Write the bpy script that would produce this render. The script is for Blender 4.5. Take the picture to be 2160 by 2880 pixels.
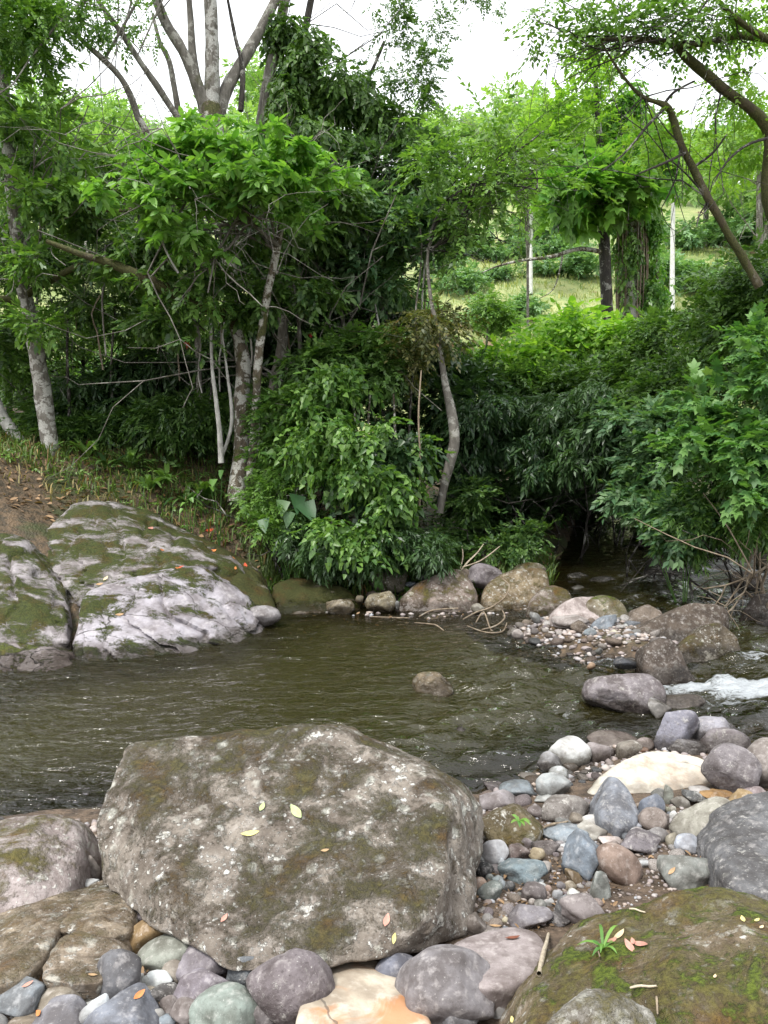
import bpy, bmesh, math, random
import numpy as np
from mathutils import Vector, Matrix
for o in list(bpy.data.objects): bpy.data.objects.remove(o)
SC = bpy.context.scene
COL = SC.collection
# ------------------------------------------------------------------ camera
FPX, CU, CV, CAMZ = 1671.0, 829.5, 1106.0, 2.5
PITCH = math.atan(176 / FPX)
cam = bpy.data.cameras.new('camera'); camo = bpy.data.objects.new('camera', cam); COL.objects.link(camo)
cam.sensor_fit = 'VERTICAL'; cam.angle = 2 * math.atan(CV / FPX)
cam.clip_start = 0.05; cam.clip_end = 2000
camo.location = (0, 0, CAMZ); camo.rotation_euler = (math.pi / 2 - PITCH, 0, 0)
SC.camera = camo
# ------------------------------------------------------------------ sky, sun, exposure
SUN_EL, SUN_AZ = math.radians(60), math.radians(222)      # azimuth clockwise from +Y: behind the viewer, to the left
W = bpy.data.worlds.new('World'); SC.world = W; W.use_nodes = True
wn, wl = W.node_tree.nodes, W.node_tree.links
bg = wn['Background']
sky = wn.new('ShaderNodeTexSky'); sky.sky_type = 'NISHITA'; sky.sun_disc = False
sky.sun_elevation = SUN_EL; sky.sun_rotation = SUN_AZ; sky.air_density = 1.0; sky.dust_density = 3.0
cm = wn.new('ShaderNodeMix'); cm.data_type = 'RGBA'; cm.inputs[0].default_value = 0.82
cm.inputs[7].default_value = (10.0, 10.15, 10.3, 1)        # even white overcast
wl.new(sky.outputs[0], cm.inputs[6]); wl.new(cm.outputs[2], bg.inputs['Color'])
bg.inputs['Strength'].default_value = 0.14
sun = bpy.data.lights.new('sun', 'SUN'); sun.energy = 2.4; sun.angle = math.radians(12); sun.color = (1, .97, .92)
suno = bpy.data.objects.new('sun', sun); COL.objects.link(suno)
sd_ = Vector((math.sin(SUN_AZ) * math.cos(SUN_EL), math.cos(SUN_AZ) * math.cos(SUN_EL), math.sin(SUN_EL)))
suno.rotation_euler = sd_.to_track_quat('Z', 'Y').to_euler()
SC.view_settings.view_transform = 'Standard'; SC.view_settings.look = 'None'
SC.view_settings.exposure = 0.72; SC.view_settings.gamma = 1; SC.view_settings.use_curve_mapping = False
cy = SC.cycles
cy.max_bounces = 7; cy.diffuse_bounces = 3; cy.glossy_bounces = 3; cy.transmission_bounces = 4; cy.transparent_max_bounces = 8
cy.use_denoising = True; cy.caustics_reflective = False; cy.caustics_refractive = False
cy.use_adaptive_sampling = True; cy.adaptive_threshold = 0.02
# ------------------------------------------------------------------ pixel <-> place
CP, SP = math.cos(PITCH), math.sin(PITCH)
def ray(u, v):
    a, b = (u - CU) / FPX, (CV - v) / FPX
    return Vector((a, CP + b * SP, -SP + b * CP))
def P(u, v, y):                       # the point seen at (u, v) that stands at distance y
    d = ray(u, v); return Vector((0, 0, CAMZ)) + d * (y / d.y)
def PZ(u, v, z=0.0):
    d = ray(u, v); return Vector((0, 0, CAMZ)) + d * ((z - CAMZ) / d.z)
def M(px, y): return px / FPX * y     # pixels to metres at distance y
# ------------------------------------------------------------------ noise
class Noise:
    def __init__(s, seed):
        r = np.random.RandomState(seed)
        p = r.permutation(256); s.p = np.concatenate([p, p, p])
        g = r.normal(size=(256, 3)); s.g = g / np.linalg.norm(g, axis=1)[:, None]
    def __call__(s, X):
        X = np.asarray(X, float); i = np.floor(X).astype(int); f = X - i; i &= 255
        w = f * f * f * (f * (f * 6 - 15) + 10); out = np.zeros(len(X))
        for dx in (0, 1):
            for dy in (0, 1):
                for dz in (0, 1):
                    h = s.p[s.p[s.p[i[:, 0] + dx] + i[:, 1] + dy] + i[:, 2] + dz]
                    d = (s.g[h] * (f - (dx, dy, dz))).sum(1)
                    out += d * (w[:, 0] if dx else 1 - w[:, 0]) * (w[:, 1] if dy else 1 - w[:, 1]) * (w[:, 2] if dz else 1 - w[:, 2])
        return out
    def fbm(s, X, o=4, gain=.5):
        X = np.asarray(X, float); a, t = 1.0, 0
        for k in range(o): t = t + a * s(X * 2 ** k + 17.3 * k); a *= gain
        return t
NZ = Noise(7)
def sstep(a, b, x):
    t = np.clip((x - a) / (b - a), 0, 1); return t * t * (3 - 2 * t)
# ------------------------------------------------------------------ terrain height
def poly(px, z=0.0): return np.array([[PZ(u, v, z).x, PZ(u, v, z).y] for u, v in px])
WATER = poly([(-900, 1850), (-500, 1800), (0, 1765), (150, 1745), (230, 1740), (600, 1725), (1030, 1712), (1120, 1680), (1230, 1640), (1330, 1612), (1450, 1600),
              (1659, 1605), (2000, 1620), (2500, 1600), (2500, 1500), (2150, 1440), (1900, 1390), (1760, 1330), (1690, 1285), (1650, 1255), (1600, 1215), (1480, 1170),
              (1420, 1120), (1340, 1090), (1250, 1095), (1225, 1180), (1200, 1240), (1190, 1290), (1170, 1318), (1080, 1330), (950, 1337), (800, 1335), (700, 1325),
              (600, 1345), (580, 1365), (470, 1425), (310, 1455), (160, 1468), (0, 1510), (-400, 1570), (-1200, 1640)])
BAR = poly([(1085, 1345), (1200, 1318), (1360, 1330), (1420, 1375), (1480, 1405), (1400, 1428), (1250, 1408), (1120, 1372)], .08)
def sdist(pts, pg):
    d = np.full(len(pts), 1e9); ins = np.zeros(len(pts), bool); n = len(pg)
    for i in range(n):
        a, b = pg[i], pg[(i + 1) % n]; e = b - a; w = pts - a
        t = np.clip((w @ e) / (e @ e), 0, 1)
        d = np.minimum(d, np.linalg.norm(w - t[:, None] * e, axis=1))
        c = ((a[1] > pts[:, 1]) != (b[1] > pts[:, 1]))
        with np.errstate(divide='ignore', invalid='ignore'):
            xi = (b[0] - a[0]) * (pts[:, 1] - a[1]) / (b[1] - a[1]) + a[0]
        ins ^= c & (pts[:, 0] < xi)
    return np.where(ins, -d, d)
def level(x, y):                      # water level: pool at 0, the stream above the rapids a step higher
    a = sstep(2.0, 3.5, x + .15 * (y - 8)); b = sstep(10.1, 11.2, y) * sstep(1.2, 1.7, x)
    return .12 * np.maximum(a, b) + .01 * np.clip(y - 11, 0, 14) * sstep(1, 2, x)
def heights(x, y):
    x = np.asarray(x, float); y = np.asarray(y, float); pts = np.stack([x, y], 1)
    s = sdist(pts, WATER); z0 = level(x, y)
    near = 1 - sstep(6.3, 7.2, y + 0 * x)
    left = sstep(-.6, -1.8, x) if False else 1 - sstep(-1.8, -.6, x)
    right = sstep(3.2, 4.2, x - .1 * np.clip(y - 12, 0, 30))
    so = np.clip(s, 0, None); fl = left * (1 - sstep(16, 30, y)); fr_ = right * (1 - sstep(18, 34, y))
    cap = .7 + 1.0 * fl + 1.1 * fr_
    far = cap * sstep(.7 + .3 * fl - .6 * fr_, 5.2 + 1.3 * fl - 2.4 * fr_, so) + (.05 + .05 * fl + .04 * fr_) * np.minimum(so, 12) * sstep(0, 4, so) + .06 * np.clip(y - 14, 0, 16)
    nr = .13 * so * (1 - .35 * sstep(3, 8, so))
    h = np.where(s > 0, near * nr + (1 - near) * far + z0 * (1 - near), z0 - np.clip(.5 * -s, 0, .55) * (.55 + .45 * (1 - sstep(1, 2.4, x))))
    sb = sdist(pts, BAR)
    h = np.maximum(h, np.where(sb < .5, z0 + .01 + .18 * sstep(.25, -.5, sb) if False else z0 - .1 + .24 * (1 - sstep(-.45, .3, sb)), -9))
    yh = np.clip(y - 27 - .05 * x, 0, None)
    h = h + .42 * yh * sstep(0, 14, yh) * (1 - .25 * sstep(70, 140, yh))
    q = np.stack([x, y, 0 * x], 1)
    h = h - .22 * (1 - sstep(-1.6, -.8, x)) * (1 - sstep(.6, 1.6, np.abs(s))) * sstep(6.3, 7.2, y)
    amp = .05 + .10 * sstep(8, 14, y) + 1.2 * sstep(30, 70, y)
    h = h + amp * NZ.fbm(q * .35, 3) * sstep(-.1, .6, np.abs(s)) + .02 * NZ.fbm(q * 2.3, 3)
    return h
def H(x, y): return float(heights([x], [y])[0])
# ------------------------------------------------------------------ mesh helpers
def mesh_np(name, V, F, mat, smooth=True, tint=None):
    V = np.asarray(V, np.float32); F = np.asarray(F, np.int32)
    me = bpy.data.meshes.new(name); k = F.shape[1]
    me.vertices.add(len(V)); me.vertices.foreach_set('co', V.ravel())
    me.loops.add(F.size); me.loops.foreach_set('vertex_index', F.ravel())
    me.polygons.add(len(F)); me.polygons.foreach_set('loop_start', np.arange(0, F.size, k, dtype=np.int32))
    if smooth: me.polygons.foreach_set('use_smooth', np.ones(len(F), bool))
    if tint is not None:
        a = me.attributes.new('tint', 'FLOAT', 'POINT'); a.data.foreach_set('value', np.asarray(tint, np.float32))
    me.update(calc_edges=True)
    if mat: me.materials.append(mat)
    return me
def obj(name, me, parent=None, loc=(0, 0, 0)):
    o = bpy.data.objects.new(name, me); COL.objects.link(o); o.location = loc
    if parent: o.parent = parent
    return o
def tag(o, label=None, cat=None, group=None, kind=None):
    if label: o['label'] = label
    if cat: o['category'] = cat
    if group: o['group'] = group
    if kind: o['kind'] = kind
    return o
def empty(name, loc):
    o = bpy.data.objects.new(name, None); COL.objects.link(o); o.location = loc; o.empty_display_size = .2
    return o
def copy_tree(o, loc, rz, sc):
    c = o.copy(); COL.objects.link(c); c.location = loc; c.rotation_euler = (0, 0, rz); c.scale = sc
    for ch in o.children:
        k = ch.copy(); COL.objects.link(k); k.parent = c
    return c
# ------------------------------------------------------------------ node helpers
class NB:
    def __init__(s, name):
        s.m = bpy.data.materials.new(name); s.m.use_nodes = True
        s.n, s.l = s.m.node_tree.nodes, s.m.node_tree.links
        s.b = s.n['Principled BSDF']; s.out = s.n['Material Output']
    def add(s, t, **k):
        x = s.n.new(t)
        for a, b in k.items(): setattr(x, a, b)
        return x
    def set(s, sock, v):
        if hasattr(v, 'is_output') or isinstance(v, bpy.types.NodeSocket): s.l.new(v, sock)
        else: sock.default_value = v
    def math(s, op, a, b=0.0, c=0.0, clamp=False):
        x = s.add('ShaderNodeMath', operation=op, use_clamp=clamp)
        for i, v in enumerate((a, b, c)): s.set(x.inputs[i], v)
        return x.outputs[0]
    def mix(s, f, a, b, blend='MIX'):
        x = s.add('ShaderNodeMix', data_type='RGBA', blend_type=blend)
        for i, v in ((0, f), (6, a), (7, b)):
            if isinstance(v, tuple) and len(v) == 3: v = v + (1,)
            s.set(x.inputs[i], v)
        return x.outputs[2]
    def noise(s, vec, scale, detail=4, rough=.55, dist=0.0):
        x = s.add('ShaderNodeTexNoise'); s.set(x.inputs['Vector'], vec)
        x.inputs['Scale'].default_value = scale; x.inputs['Detail'].default_value = detail
        x.inputs['Roughness'].default_value = rough; x.inputs['Distortion'].default_value = dist
        return x.outputs['Fac']
    def voro(s, vec, scale, feature='F1', out='Distance'):
        x = s.add('ShaderNodeTexVoronoi', feature=feature); s.set(x.inputs['Vector'], vec); x.inputs['Scale'].default_value = scale
        return x.outputs[out]
    def ramp(s, v, a, b, lo=0.0, hi=1.0):
        x = s.add('ShaderNodeMapRange', interpolation_type='SMOOTHSTEP'); s.set(x.inputs[0], v)
        for i, k in ((1, a), (2, b), (3, lo), (4, hi)): s.set(x.inputs[i], k)
        return x.outputs[0]
    def bump(s, h, strength, dist, normal=None):
        x = s.add('ShaderNodeBump'); s.set(x.inputs['Height'], h)
        x.inputs['Strength'].default_value = strength; x.inputs['Distance'].default_value = dist
        if normal: s.l.new(normal, x.inputs['Normal'])
        return x.outputs[0]
def rockmat(name, moss=0.0, lichen=0.0, speck=.5, mosscol=((.035, .045, .008), (.10, .115, .02)), bumpy=1.0, freq=1.0, strata=0.0, mscale=3.0, rust=0.0, crack=0.0, mossz=.5, wet=True, soft=.08, mtop=1.0, spots=0.0, tuft=0.0):
    """stone whose own colour is the object's colour; moss, lichen and stains grow over it"""
    b = NB(name)
    co = b.add('ShaderNodeTexCoord').outputs['Object']; oi = b.add('ShaderNodeObjectInfo')
    va = b.add('ShaderNodeVectorMath', operation='SCALE'); b.l.new(oi.outputs['Location'], va.inputs[0]); va.inputs['Scale'].default_value = 3.7
    ad = b.add('ShaderNodeVectorMath', operation='ADD'); b.l.new(co, ad.inputs[0]); b.l.new(va.outputs[0], ad.inputs[1]); vec = ad.outputs[0]
    if strata:
        mp = b.add('ShaderNodeMapping'); mp.inputs['Rotation'].default_value = (.35, .5, .3); mp.inputs['Scale'].default_value = (.5, 1.0, 1.3); b.l.new(vec, mp.inputs[0]); svec = mp.outputs[0]
    else: svec = vec
    base = oi.outputs['Color']
    n1 = b.noise(vec, 4 * freq, 5, .6); n2 = b.noise(vec, 42 * freq, 5, .7); n3 = b.noise(vec, 13 * freq, 4, .6)
    dark = b.mix(1.0, base, (.45, .42, .40), 'MULTIPLY'); lite = b.mix(.40, base, (.62, .58, .55))
    c = b.mix(b.ramp(n1, .33, .68), dark, base)
    c = b.mix(b.math('MULTIPLY', b.ramp(n3, .50, .72), .55), c, lite)
    c = b.mix(b.math('MULTIPLY', b.ramp(n2, .46, .30), .75 * speck), c, b.mix(1.0, base, (.28, .26, .25), 'MULTIPLY'))
    c = b.mix(b.math('MULTIPLY', b.ramp(n2, .60, .72), .8 * speck), c, (.55, .53, .50))
    if rust:
        nr = b.noise(vec, 3.4, 5, .6, .9); c = b.mix(b.math('MULTIPLY', b.ramp(nr, .47, .60), rust), c, (.42, .17, .05))
    geo = b.add('ShaderNodeNewGeometry'); sx = b.add('ShaderNodeSeparateXYZ'); b.l.new(geo.outputs['Normal'], sx.inputs[0])
    px = b.add('ShaderNodeSeparateXYZ'); b.l.new(geo.outputs['Position'], px.inputs[0])
    h = b.math('ADD', b.math('MULTIPLY', n2, .25), b.math('ADD', b.math('MULTIPLY', n3, .6), n1))
    rough = .75
    ncr = None
    if crack:
        vx = b.add('ShaderNodeVectorMath', operation='ADD'); b.l.new(svec, vx.inputs[0])
        wn_ = b.add('ShaderNodeTexNoise'); b.l.new(svec, wn_.inputs['Vector']); wn_.inputs['Scale'].default_value = 2.2; wn_.inputs['Detail'].default_value = 5
        ws = b.add('ShaderNodeVectorMath', operation='SCALE'); b.l.new(wn_.outputs['Color'], ws.inputs[0]); ws.inputs['Scale'].default_value = .55; b.l.new(ws.outputs[0], vx.inputs[1])
        ncr = b.ramp(b.voro(vx.outputs[0], 1.7, 'DISTANCE_TO_EDGE'), .0, .014)
        msk = b.ramp(b.noise(vec, 1.3, 2), .46, .56, 1 - crack, 1.0) if crack < 1 else 0.0
        ncr = b.math('MAXIMUM', ncr, msk)
        c = b.mix(b.math('SUBTRACT', 1.0, ncr), c, (.05, .045, .04)); h = b.math('ADD', h, b.math('MULTIPLY', ncr, 1.2))
    if lichen:
        nl = b.noise(vec, 6.5 * freq, 6, .72); nl2 = b.noise(vec, 23 * freq, 4, .7)
        fl = b.math('MULTIPLY', b.ramp(b.math('ADD', nl, b.math('MULTIPLY', nl2, .35)), .80 - .12 * lichen, .86 - .12 * lichen), min(1, lichen + .2))
        c = b.mix(fl, c, b.mix(b.ramp(nl2, .35, .65), (.40, .385, .33), (.66, .65, .60)))
        h = b.math('ADD', h, b.math('MULTIPLY', fl, .35))
    if spots:                                     # small round crusts of pale lichen
        vd = b.add('ShaderNodeVectorMath', operation='ADD'); b.l.new(vec, vd.inputs[0]); nw = b.add('ShaderNodeTexNoise'); b.l.new(vec, nw.inputs['Vector']); nw.inputs['Scale'].default_value = 30; nw.inputs['Detail'].default_value = 4
        sw = b.add('ShaderNodeVectorMath', operation='SCALE'); b.l.new(nw.outputs['Color'], sw.inputs[0]); sw.inputs['Scale'].default_value = .045; b.l.new(sw.outputs[0], vd.inputs[1])
        for sc_, th, tone in ((9, .30, (.50, .49, .43)), (21, .27, (.62, .61, .56)), (48, .26, (.55, .53, .48))):
            v1 = b.voro(vd.outputs[0], sc_); msk = b.ramp(b.noise(vec, sc_ * .22, 3), .44, .56)
            fs = b.math('MULTIPLY', b.math('MULTIPLY', b.ramp(v1, th, th * .55), msk), spots)
            c = b.mix(fs, c, b.mix(b.ramp(n2, .35, .65), tuple(x * .75 for x in tone), tone)); h = b.math('ADD', h, b.math('MULTIPLY', fs, .25))
    if moss:
        nm = b.noise(svec, mscale, 7, .68, .3); nmm = b.noise(vec, 38, 4, .7)
        t = b.math('ADD', nm, b.math('MULTIPLY', b.math('SUBTRACT', sx.outputs[2], .6), mossz * .35))
        t = b.math('ADD', t, b.math('MULTIPLY', b.math('SUBTRACT', nmm, .5), .18))
        fm = b.math('MULTIPLY', b.ramp(t, .62 - .30 * moss, .62 - .30 * moss + soft), mtop)
        mc = b.mix(b.ramp(nmm, .3, .7), mosscol[0], mosscol[1])
        mc = b.mix(b.ramp(b.noise(vec, 5, 3), .45, .7), mc, b.mix(1.0, mc, (1.25, .80, .75), 'MULTIPLY'))
        c = b.mix(fm, c, mc)
        h = b.math('ADD', h, b.math('MULTIPLY', fm, b.math('ADD', .4, b.math('MULTIPLY', nmm, 1.6))))
    if tuft:                                      # cushions of fresh bright moss
        nt = b.noise(vec, 6.5, 6, .7, .4); ft = b.ramp(b.math('ADD', nt, b.math('MULTIPLY', b.math('SUBTRACT', sx.outputs[2], .7), .15)), .54, .64)
        ft = b.math('MULTIPLY', ft, tuft); c = b.mix(ft, c, b.mix(b.ramp(n2, .35, .65), (.05, .075, .01), (.19, .25, .03))); h = b.math('ADD', h, b.math('MULTIPLY', ft, b.math('MULTIPLY', n2, 2.0)))
    if wet:
        zz = b.math('SUBTRACT', px.outputs[2], b.math('MULTIPLY', n3, .16))
        lv = b.math('MULTIPLY', b.ramp(px.outputs[0], 1.9, 3.3), .12)
        fw = b.math('MULTIPLY', b.ramp(b.math('SUBTRACT', zz, lv), .075, .0), b.ramp(px.outputs[1], 4.6, 5.3))
        c = b.mix(fw, c, b.mix(1.0, c, (.38, .36, .33), 'MULTIPLY'))
        b.l.new(b.math('SUBTRACT', rough, b.math('MULTIPLY', fw, .55)), b.b.inputs['Roughness'])
    else: b.b.inputs['Roughness'].default_value = rough
    b.l.new(c, b.b.inputs['Base Color'])
    b.b.inputs['Specular IOR Level'].default_value = .3
    b.l.new(b.bump(h, .55 * bumpy, .028 / max(freq, .5)), b.b.inputs['Normal'])
    return b.m
MAT = {}
MAT['stone'] = rockmat('river_stone', speck=.62, freq=1.9, bumpy=.95)
MAT['pale'] = rockmat('pale_stone', speck=.34, freq=1.7, bumpy=.9, rust=0.0)
MAT['cream'] = rockmat('cream_stone', speck=.2, freq=1.0, bumpy=.5, rust=.75, crack=.6, wet=False)
MAT['white'] = rockmat('white_rock', speck=.3, freq=1.2, bumpy=1.2, crack=.7, rust=.12)
MAT['rough'] = rockmat('rough_stone', speck=.95, freq=1.6, bumpy=1.8, lichen=.08, spots=.15)
MAT['big'] = rockmat('lichen_boulder', moss=.50, lichen=.46, speck=1.0, bumpy=2.4, freq=1.3, mscale=4.0, mosscol=((.042, .038, .010), (.11, .098, .026)), mossz=.5, soft=.22, mtop=.9, spots=1.0)
MAT['mossy'] = rockmat('mossy_boulder', moss=.86, lichen=.25, speck=.9, bumpy=1.8, freq=1.3, mscale=4.2, mosscol=((.045, .036, .012), (.125, .115, .026)), mossz=.7, wet=False, soft=.34, mtop=.92, spots=.8, tuft=.95)
MAT['half'] = rockmat('half_mossy_rock', moss=.48, lichen=.35, speck=.8, bumpy=1.5, freq=1.2, mscale=4.5, mosscol=((.055, .047, .014), (.12, .105, .03)), soft=.22, spots=.6)
MAT['lump'] = rockmat('lumpy_block', moss=.46, lichen=.40, speck=.9, bumpy=2.4, freq=1.8, mscale=8, mosscol=((.085, .07, .022), (.15, .125, .045)), wet=False, soft=.3, mtop=.8, spots=.6)
MAT['bedrock'] = rockmat('bedrock', moss=.43, soft=.10, lichen=0.0, speck=.35, bumpy=1.1, freq=.8, strata=1, mscale=3.2, mosscol=((.020, .027, .005), (.058, .070, .013)), crack=.8, mossz=.15)
MAT['bedband'] = rockmat('moss_banded_bedrock', moss=.70, soft=.14, lichen=0.0, speck=.3, bumpy=1.0, freq=.8, strata=1, mscale=3.4, mosscol=((.020, .027, .005), (.058, .070, .013)), crack=.8, mossz=.2)
MAT['bedmoss'] = rockmat('mossy_bedrock', moss=.82, lichen=0.0, speck=.4, bumpy=.9, freq=.8, strata=1, mscale=2.6, mosscol=((.022, .026, .006), (.06, .062, .015)), crack=.6, mossz=.4)
MAT['shattered'] = rockmat('shattered_bedrock', moss=.3, speck=.5, bumpy=1.5, freq=1.2, crack=1.0, mscale=3)
def leafmat(name, a, b_, trans=.35, rough=.42, dry=0.0):
    b = NB(name); at = b.add('ShaderNodeAttribute', attribute_name='tint')
    oi = b.add('ShaderNodeObjectInfo')
    t = b.math('FRACT', b.math('ADD', at.outputs['Fac'], b.math('MULTIPLY', oi.outputs['Random'], .6)))
    c = b.mix(b.ramp(t, .0, .75), a, b_)
    c = b.mix(b.ramp(at.outputs['Fac'], .93, .99), c, (b_[0] * 1.5, b_[1] * 1.25, b_[2]))
    if dry: c = b.mix(b.ramp(at.outputs['Fac'], .985 - dry, .995 - dry), c, (.22, .13, .05))
    b.l.new(c, b.b.inputs['Base Color']); b.b.inputs['Roughness'].default_value = rough; b.b.inputs['Specular IOR Level'].default_value = .55
    tr = b.add('ShaderNodeBsdfTranslucent'); b.l.new(b.mix(1.0, c, (1.35, 1.5, .55), 'MULTIPLY'), tr.inputs[0])
    ms = b.add('ShaderNodeMixShader'); ms.inputs[0].default_value = trans
    b.l.new(b.b.outputs[0], ms.inputs[1]); b.l.new(tr.outputs[0], ms.inputs[2]); b.l.new(ms.outputs[0], b.out.inputs[0])
    return b.m
LM = {
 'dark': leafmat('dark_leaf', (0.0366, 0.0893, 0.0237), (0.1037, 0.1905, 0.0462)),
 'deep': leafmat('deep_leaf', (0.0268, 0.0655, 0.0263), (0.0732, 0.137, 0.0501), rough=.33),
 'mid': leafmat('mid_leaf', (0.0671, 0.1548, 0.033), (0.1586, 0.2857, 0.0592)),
 'light': leafmat('light_leaf', (.085, .22, .04), (.19, .36, .075), trans=.4),
 'lime': leafmat('lime_leaf', (.13, .28, .04), (.26, .42, .07), trans=.45),
 'blue': leafmat('bluish_leaf', (0.061, 0.1428, 0.0592), (0.1586, 0.2619, 0.1186), rough=.45),
 'maple': leafmat('lobed_leaf', (.065, .17, .045), (.15, .29, .075), rough=.5),
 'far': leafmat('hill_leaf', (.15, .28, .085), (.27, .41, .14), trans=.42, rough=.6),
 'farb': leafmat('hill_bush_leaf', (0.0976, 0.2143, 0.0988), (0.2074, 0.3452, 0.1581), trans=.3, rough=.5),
 'brown': leafmat('brownish_leaf', (0.0732, 0.0952, 0.033), (0.1708, 0.1667, 0.0592), dry=.04),
 'straw': leafmat('dry_grass', (.16, .15, .05), (.30, .25, .11), trans=.25, rough=.7),
 'grass': leafmat('grass_blade', (.05, .10, .02), (.12, .18, .04), trans=.35, rough=.6, dry=.05),
}
def plainmat(name, c, rough=.7, c2=None, scale=20):
    b = NB(name); co = b.add('ShaderNodeTexCoord').outputs['Object']; c2 = c2 or tuple(x * .6 for x in c)
    n = b.noise(co, scale, 4, .6); b.l.new(b.mix(b.ramp(n, .35, .65), c2, c), b.b.inputs['Base Color']); b.b.inputs['Roughness'].default_value = rough
    b.l.new(b.bump(n, .3, .01), b.b.inputs['Normal'])
    return b.m
def barkmat(name, a, c2, lichen=.5, moss=.3, lc=(.55, .54, .48)):
    b = NB(name); co = b.add('ShaderNodeTexCoord').outputs['Object']
    mp = b.add('ShaderNodeMapping'); mp.inputs['Scale'].default_value = (1, 1, .35); b.l.new(co, mp.inputs[0])
    n = b.noise(mp.outputs[0], 14, 5, .65); nl = b.noise(co, 5.0, 6, .7, .4); nm = b.noise(co, 2.2, 5, .65); nf = b.noise(co, 50, 3, .6)
    c = b.mix(b.ramp(n, .35, .65), a, c2)
    c = b.mix(b.math('MULTIPLY', b.ramp(nl, .62 - .22 * lichen, .66 - .22 * lichen), min(1, lichen * 1.5)), c, b.mix(b.ramp(nf, .3, .7), tuple(x * .6 for x in lc), lc))
    c = b.mix(b.math('MULTIPLY', b.ramp(nm, .68 - .28 * moss, .74 - .28 * moss), min(1, moss * 2)), c, b.mix(b.ramp(nf, .3, .7), (.03, .033, .008), (.085, .085, .022)))
    b.l.new(c, b.b.inputs['Base Color']); b.b.inputs['Roughness'].default_value = .85
    b.l.new(b.bump(b.math('ADD', n, b.math('MULTIPLY', nf, .5)), .7, .03), b.b.inputs['Normal'])
    return b.m
BM = {
 'pale': barkmat('pale_bark', (.085, .075, .06), (.20, .185, .16), .62, .3, (.50, .49, .45)),
 'white': barkmat('white_bark', (.30, .29, .26), (.52, .51, .47), .3, .15),
 'mossy': barkmat('mossy_bark', (.06, .048, .032), (.13, .105, .07), .62, .5),
 'moss2': barkmat('moss_covered_branch', (.05, .04, .02), (.09, .075, .035), .1, .95),
 'dark': barkmat('dark_bark', (.02, .017, .014), (.05, .042, .034), .35, .15),
 'grey': barkmat('grey_bark', (.10, .09, .075), (.19, .175, .15), .35, .3),
 'chalk': barkmat('chalk_white_bark', (.52, .52, .49), (.72, .72, .69), .1, 0),
 'twig': barkmat('dry_twig', (.16, .12, .08), (.30, .24, .17), .2, .05),
 'driftwood': barkmat('bleached_twig', (.34, .28, .20), (.52, .45, .34), .1, 0),
}
# ================================================================== GROUND
def axis(lo, f0, f1, hi, step, grow=1.12):
    a = list(np.arange(f0, f1, step)); s = step; x = f1
    while x < hi: a.append(x); s *= grow; x += s
    a.append(hi); s = step; x = f0 - step
    while x > lo: a.insert(0, x); s *= grow; x -= s
    a.insert(0, lo); return np.array(a)
def grid(xs, ys):
    X, Y = np.meshgrid(xs, ys); n, m = len(xs), len(ys)
    i = (np.arange(m - 1)[:, None] * n + np.arange(n - 1)[None]).ravel()
    return X.ravel(), Y.ravel(), np.stack([i, i + 1, i + n + 1, i + n], 1)
xs, ys = axis(-140, -5.5, 6.5, 160, .075, 1.1), axis(-25, 1.8, 11.5, 260, .075, 1.06)
gx, gy, gf = grid(xs, ys); gz = heights(gx, gy)
gb = NB('ground_soil')
co = gb.add('ShaderNodeNewGeometry').outputs['Position']; sep = gb.add('ShaderNodeSeparateXYZ'); gb.l.new(co, sep.inputs[0])
n1, n2, n3 = gb.noise(co, .8, 5, .6), gb.noise(co, 9, 5, .65), gb.noise(co, 60, 3, .6)
soil = gb.mix(gb.ramp(n2, .35, .65), (.045, .030, .019), (.12, .083, .055))
soil = gb.mix(gb.math('MULTIPLY', gb.ramp(n3, .6, .7), .6), soil, (.26, .21, .16))
litter = gb.mix(gb.ramp(n2, .4, .6), (.045, .033, .018), (.12, .08, .045))
litter = gb.mix(gb.ramp(n1, .52, .62), litter, (.045, .055, .016))
grass = gb.mix(gb.ramp(gb.noise(co, .35, 5, .65), .38, .62), (.19, .25, .08), (.34, .36, .15))
grass = gb.mix(gb.ramp(gb.noise(co, 2.2, 5, .7), .5, .68), grass, (.14, .22, .07))
grass = gb.mix(gb.ramp(gb.noise(co, .22, 3, .6), .64, .70), grass, (.22, .15, .09))
c = gb.mix(gb.ramp(sep.outputs[1], 7.5, 9), soil, litter)
c = gb.mix(gb.ramp(gb.math('ADD', sep.outputs[1], gb.math('MULTIPLY', n1, 6)), 26, 33), c, grass)
bed = gb.mix(gb.ramp(n2, .35, .65), (.018, .015, .010), (.060, .046, .030))
c = gb.mix(gb.math('MULTIPLY', gb.ramp(gb.math('SUBTRACT', sep.outputs[2], gb.math('MULTIPLY', gb.ramp(sep.outputs[1], 9.5, 11.5), .14)), -.01, -.07), gb.ramp(sep.outputs[1], 27, 25)), c, bed)   # darker river bed below the water level
gb.l.new(c, gb.b.inputs['Base Color'])
gb.l.new(gb.math('ADD', .55, gb.math('MULTIPLY', n2, .4)), gb.b.inputs['Roughness'])
vv = gb.voro(co, 28)
gb.l.new(gb.bump(gb.math('ADD', gb.math('MULTIPLY', n3, .4), gb.math('SUBTRACT', n2, gb.math('MULTIPLY', vv, .5))), .8, .04), gb.b.inputs['Normal'])
ground = obj('ground', mesh_np('ground', np.stack([gx, gy, gz], 1), gf, gb.m)); tag(ground, 'brown stony river bank rising to a grassy hillside', 'ground', kind='structure')
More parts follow.
